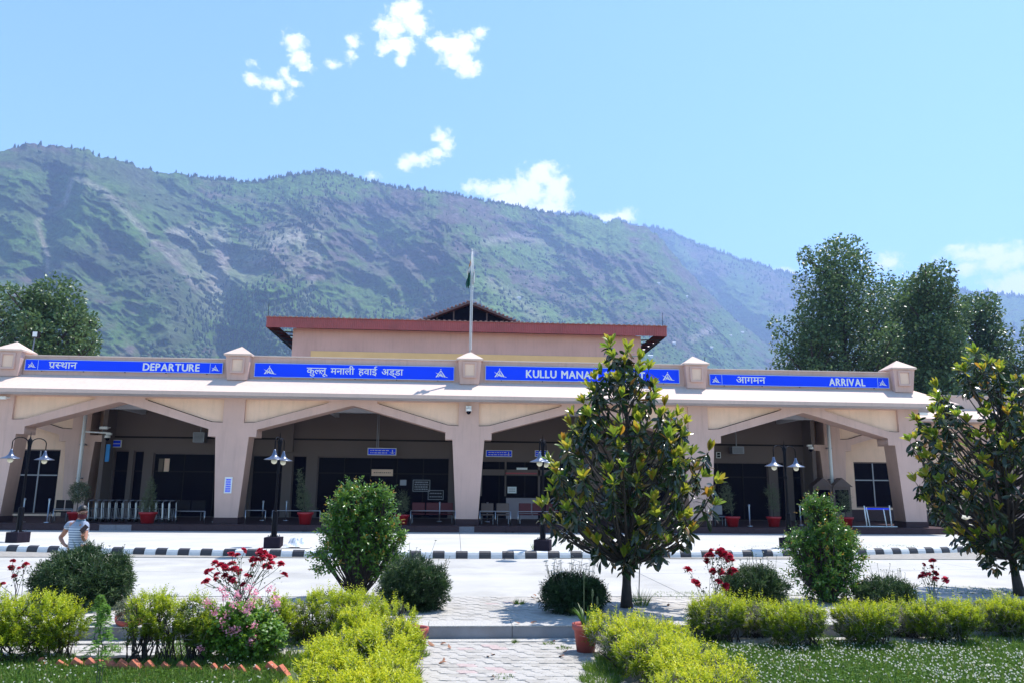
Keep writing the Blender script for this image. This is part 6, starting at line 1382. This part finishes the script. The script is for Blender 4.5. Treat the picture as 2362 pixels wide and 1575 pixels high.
for k, (px, py, z0, n, r, h) in enumerate([(1440,1530,-.2,1500,.34,.14),(1400,1548,-.2,1100,.28,.12),(1385,1572,-.2,900,.24,.1),(1450,1500,-.2,900,.25,.12),(950,1570,-.2,160,.07,.2),(966,1515,-.2,240,.12,.1),(1190,1482,-.18,40,.04,.08),(1197,1392,0,90,.08,.1),(1265,1484,-.18,60,.08,.05),(1160,1560,-.18,50,.12,.04),(1560,1372,-.002,160,.5,.05),(1640,1370,-.002,200,.5,.06),(1800,1368,-.002,160,.4,.05),(2250,1362,-.002,300,.7,.05),(2330,1362,-.002,200,.5,.05),(395,1378,0,60,.1,.12),(360,1380,0,40,.08,.1),(650,1385,0,60,.2,.06),(860,1500,-.2,300,.2,.1),(1300,1494,-.18,70,.1,.05),(1480,1395,0,120,.12,.28),(1236,1266,.2,60,.1,.2),(1760,1262,.2,70,.9,.04),(1985,1258,.2,90,.8,.05),(2080,1258,.2,90,.6,.05),(1110,1283,0,40,.12,.06),(2040,1277,0,60,.2,.07)]):
    tuft(px, py, z0, n, r, h, 'small tuft of grass and weeds sprouting from the ground', 200+k)
def clover(n, region, seed, label, dens=None):
    rs = np.random.RandomState(seed); x0, x1, y0, y1 = region; X = rs.uniform(x0, x1, n); Y = rs.uniform(y0, y1, n); ok = rs.rand(n) < (fbm(X*1.3+seed, Y*1.6, 3)-.28)*3
    if dens is not None: ok &= dens(X, Y)
    X, Y = X[ok], Y[ok]; N = len(X); Z = -.2+.055+.05*rs.rand(N); m = 9; C = np.repeat(np.stack([X, Y, Z], -1), m, 0); ax = nrm(rs.randn(N*m, 3)+[0, 0, .5])
    o = leaves('clover_flowers', C, ax, .013, .012, np.clip(.3+rs.rand(N*m)*.7, 0, 1), M['whitepetal'], None, T4, rs=rs); tag(o, label, 'clover', kind='stuff')
    n2 = N*5; a = rs.rand(n2)*6.3; X2 = rs.uniform(x0, x1, n2); Y2 = rs.uniform(y0, y1, n2)
    if dens is not None: k = dens(X2, Y2); X2, Y2, a = X2[k], Y2[k], a[k]
    n2 = len(X2); P = np.repeat(np.stack([X2, Y2, -.2+.03+.03*rs.rand(n2)], -1), 3, 0); a3 = np.repeat(a, 3)+np.tile([0, 2.1, 4.2], n2)
    o = leaves('clover_leaves', P, np.stack([np.cos(a3), np.sin(a3), .1+0*a3], -1), .018, .018, np.clip(rs.rand(n2*3)*.6+.2, 0, 1), M['geran'], None, T4, flat=.15, rs=rs); tag(o, 'clover leaves carpeting the lawn', 'clover', kind='stuff')
clover(3300, (2.2, 9.0, 8.4, 11.0), 111, 'white clover flowers dotting the right lawn'); clover(480, (-7.2, -2.6, 8.7, 10.2), 112, 'white clover flowers scattered over the left lawn')
# ------------------------------------------------------------------ tall trees behind the building
def big_tree(px, Y, pytop, rx_px, label, seed, n=9000, leaf=.30, shape='round', blobs=None):
    rs = np.random.RandomState(seed); b0 = at(px, 1000, Y=Y); ztop = at(px, pytop, Y=Y)[2]; pp = FPX/Y; R = rx_px/pp*1.28
    t = empty('tall_tree', (b0[0], Y, -.3), 0, label, 'tree', 'tall leafy trees behind the terminal'); hh = ztop+.3
    bl = []
    for k in range(40):
        f = (k+rs.rand())/40; z = hh*(.20+.72*f); prof_ = (1-max(0, (f-.30)/.95)**2 if shape == 'round' else 1.12-.78*f); rr3 = R*max(.3, prof_); a = rs.rand()*6.3; q = rs.uniform(.15, .82)*rr3
        s = R*rs.uniform(.26, .42)*(1 if shape == 'round' else .95); bl.append((q*math.cos(a), q*math.sin(a), z, s, s, s*1.15))
    for _ in range(26):
        f = rs.rand(); a = rs.rand()*6.3; z = hh*(.3+.66*f); rr3 = R*(1-max(0, (f-.30)/.95)**2 if shape == 'round' else 1.12-.78*f)*rs.uniform(.85, 1.12); bl.append((rr3*math.cos(a), rr3*math.sin(a), z, R*rs.uniform(.09, .17), R*.14, R*rs.uniform(.10, .2)))
    bl.append((0, 0, hh*.94-R*.12, R*.26, R*.26, R*.3)); bl.append((0, 0, hh*.55, R*.6, R*.6, R*.7))
    P, N_, r_ = ell(bl, n, rs, .5, 1.03); D = N_*.6+rs.randn(n, 3)*.6+[0, 0, .1]
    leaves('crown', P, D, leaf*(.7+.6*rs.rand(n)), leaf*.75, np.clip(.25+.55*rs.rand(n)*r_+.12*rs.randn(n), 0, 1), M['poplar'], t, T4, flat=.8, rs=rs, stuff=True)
    MB().tube([(0, 0, 0), (.1, 0, hh*.4), (0, .1, hh*.8)], [.4, .28, .08], 8).build('trunk', M['bark'], t, True)
    P0 = []; P1 = []
    for q in bl: z = q[2]-math.hypot(q[0], q[1])*.9-.6; P0.append((0, 0, max(1, z))); P1.append(q[:3])
    sticks('limbs', P0, P1, .13, .04, M['bark'], t, 5, True)
big_tree(1962, 78, 556, 128, 'tallest grey-green tree behind the arrival sign', 121, 30000, .34)
big_tree(2085, 84, 640, 120, 'shorter tree filling the gap between the two tallest right trees', 122, 17000, .34)
big_tree(2172, 72, 603, 104, 'dense dark green tree with a pointed crown right of the arrival sign', 123, 25000, .33, 'cone')
big_tree(2280, 80, 668, 96, 'slim lower tree behind the right magnolia', 124, 18000, .33, 'cone')
big_tree(2440, 74, 690, 84, 'tree cut off by the right edge of the view', 125, 18000, .33)
big_tree(1885, 76, 735, 72, 'low bushy tree at the foot of the tallest right tree', 126, 10000, .32)
big_tree(60, 62, 640, 98, 'broad green tree behind the departure sign at the left edge', 127, 16000, .30)
big_tree(165, 66, 708, 46, 'small narrow tree beside the broad left tree', 128, 7000, .28, 'cone')
big_tree(-60, 64, 650, 90, 'green tree just outside the left edge', 129, 5000, .27)
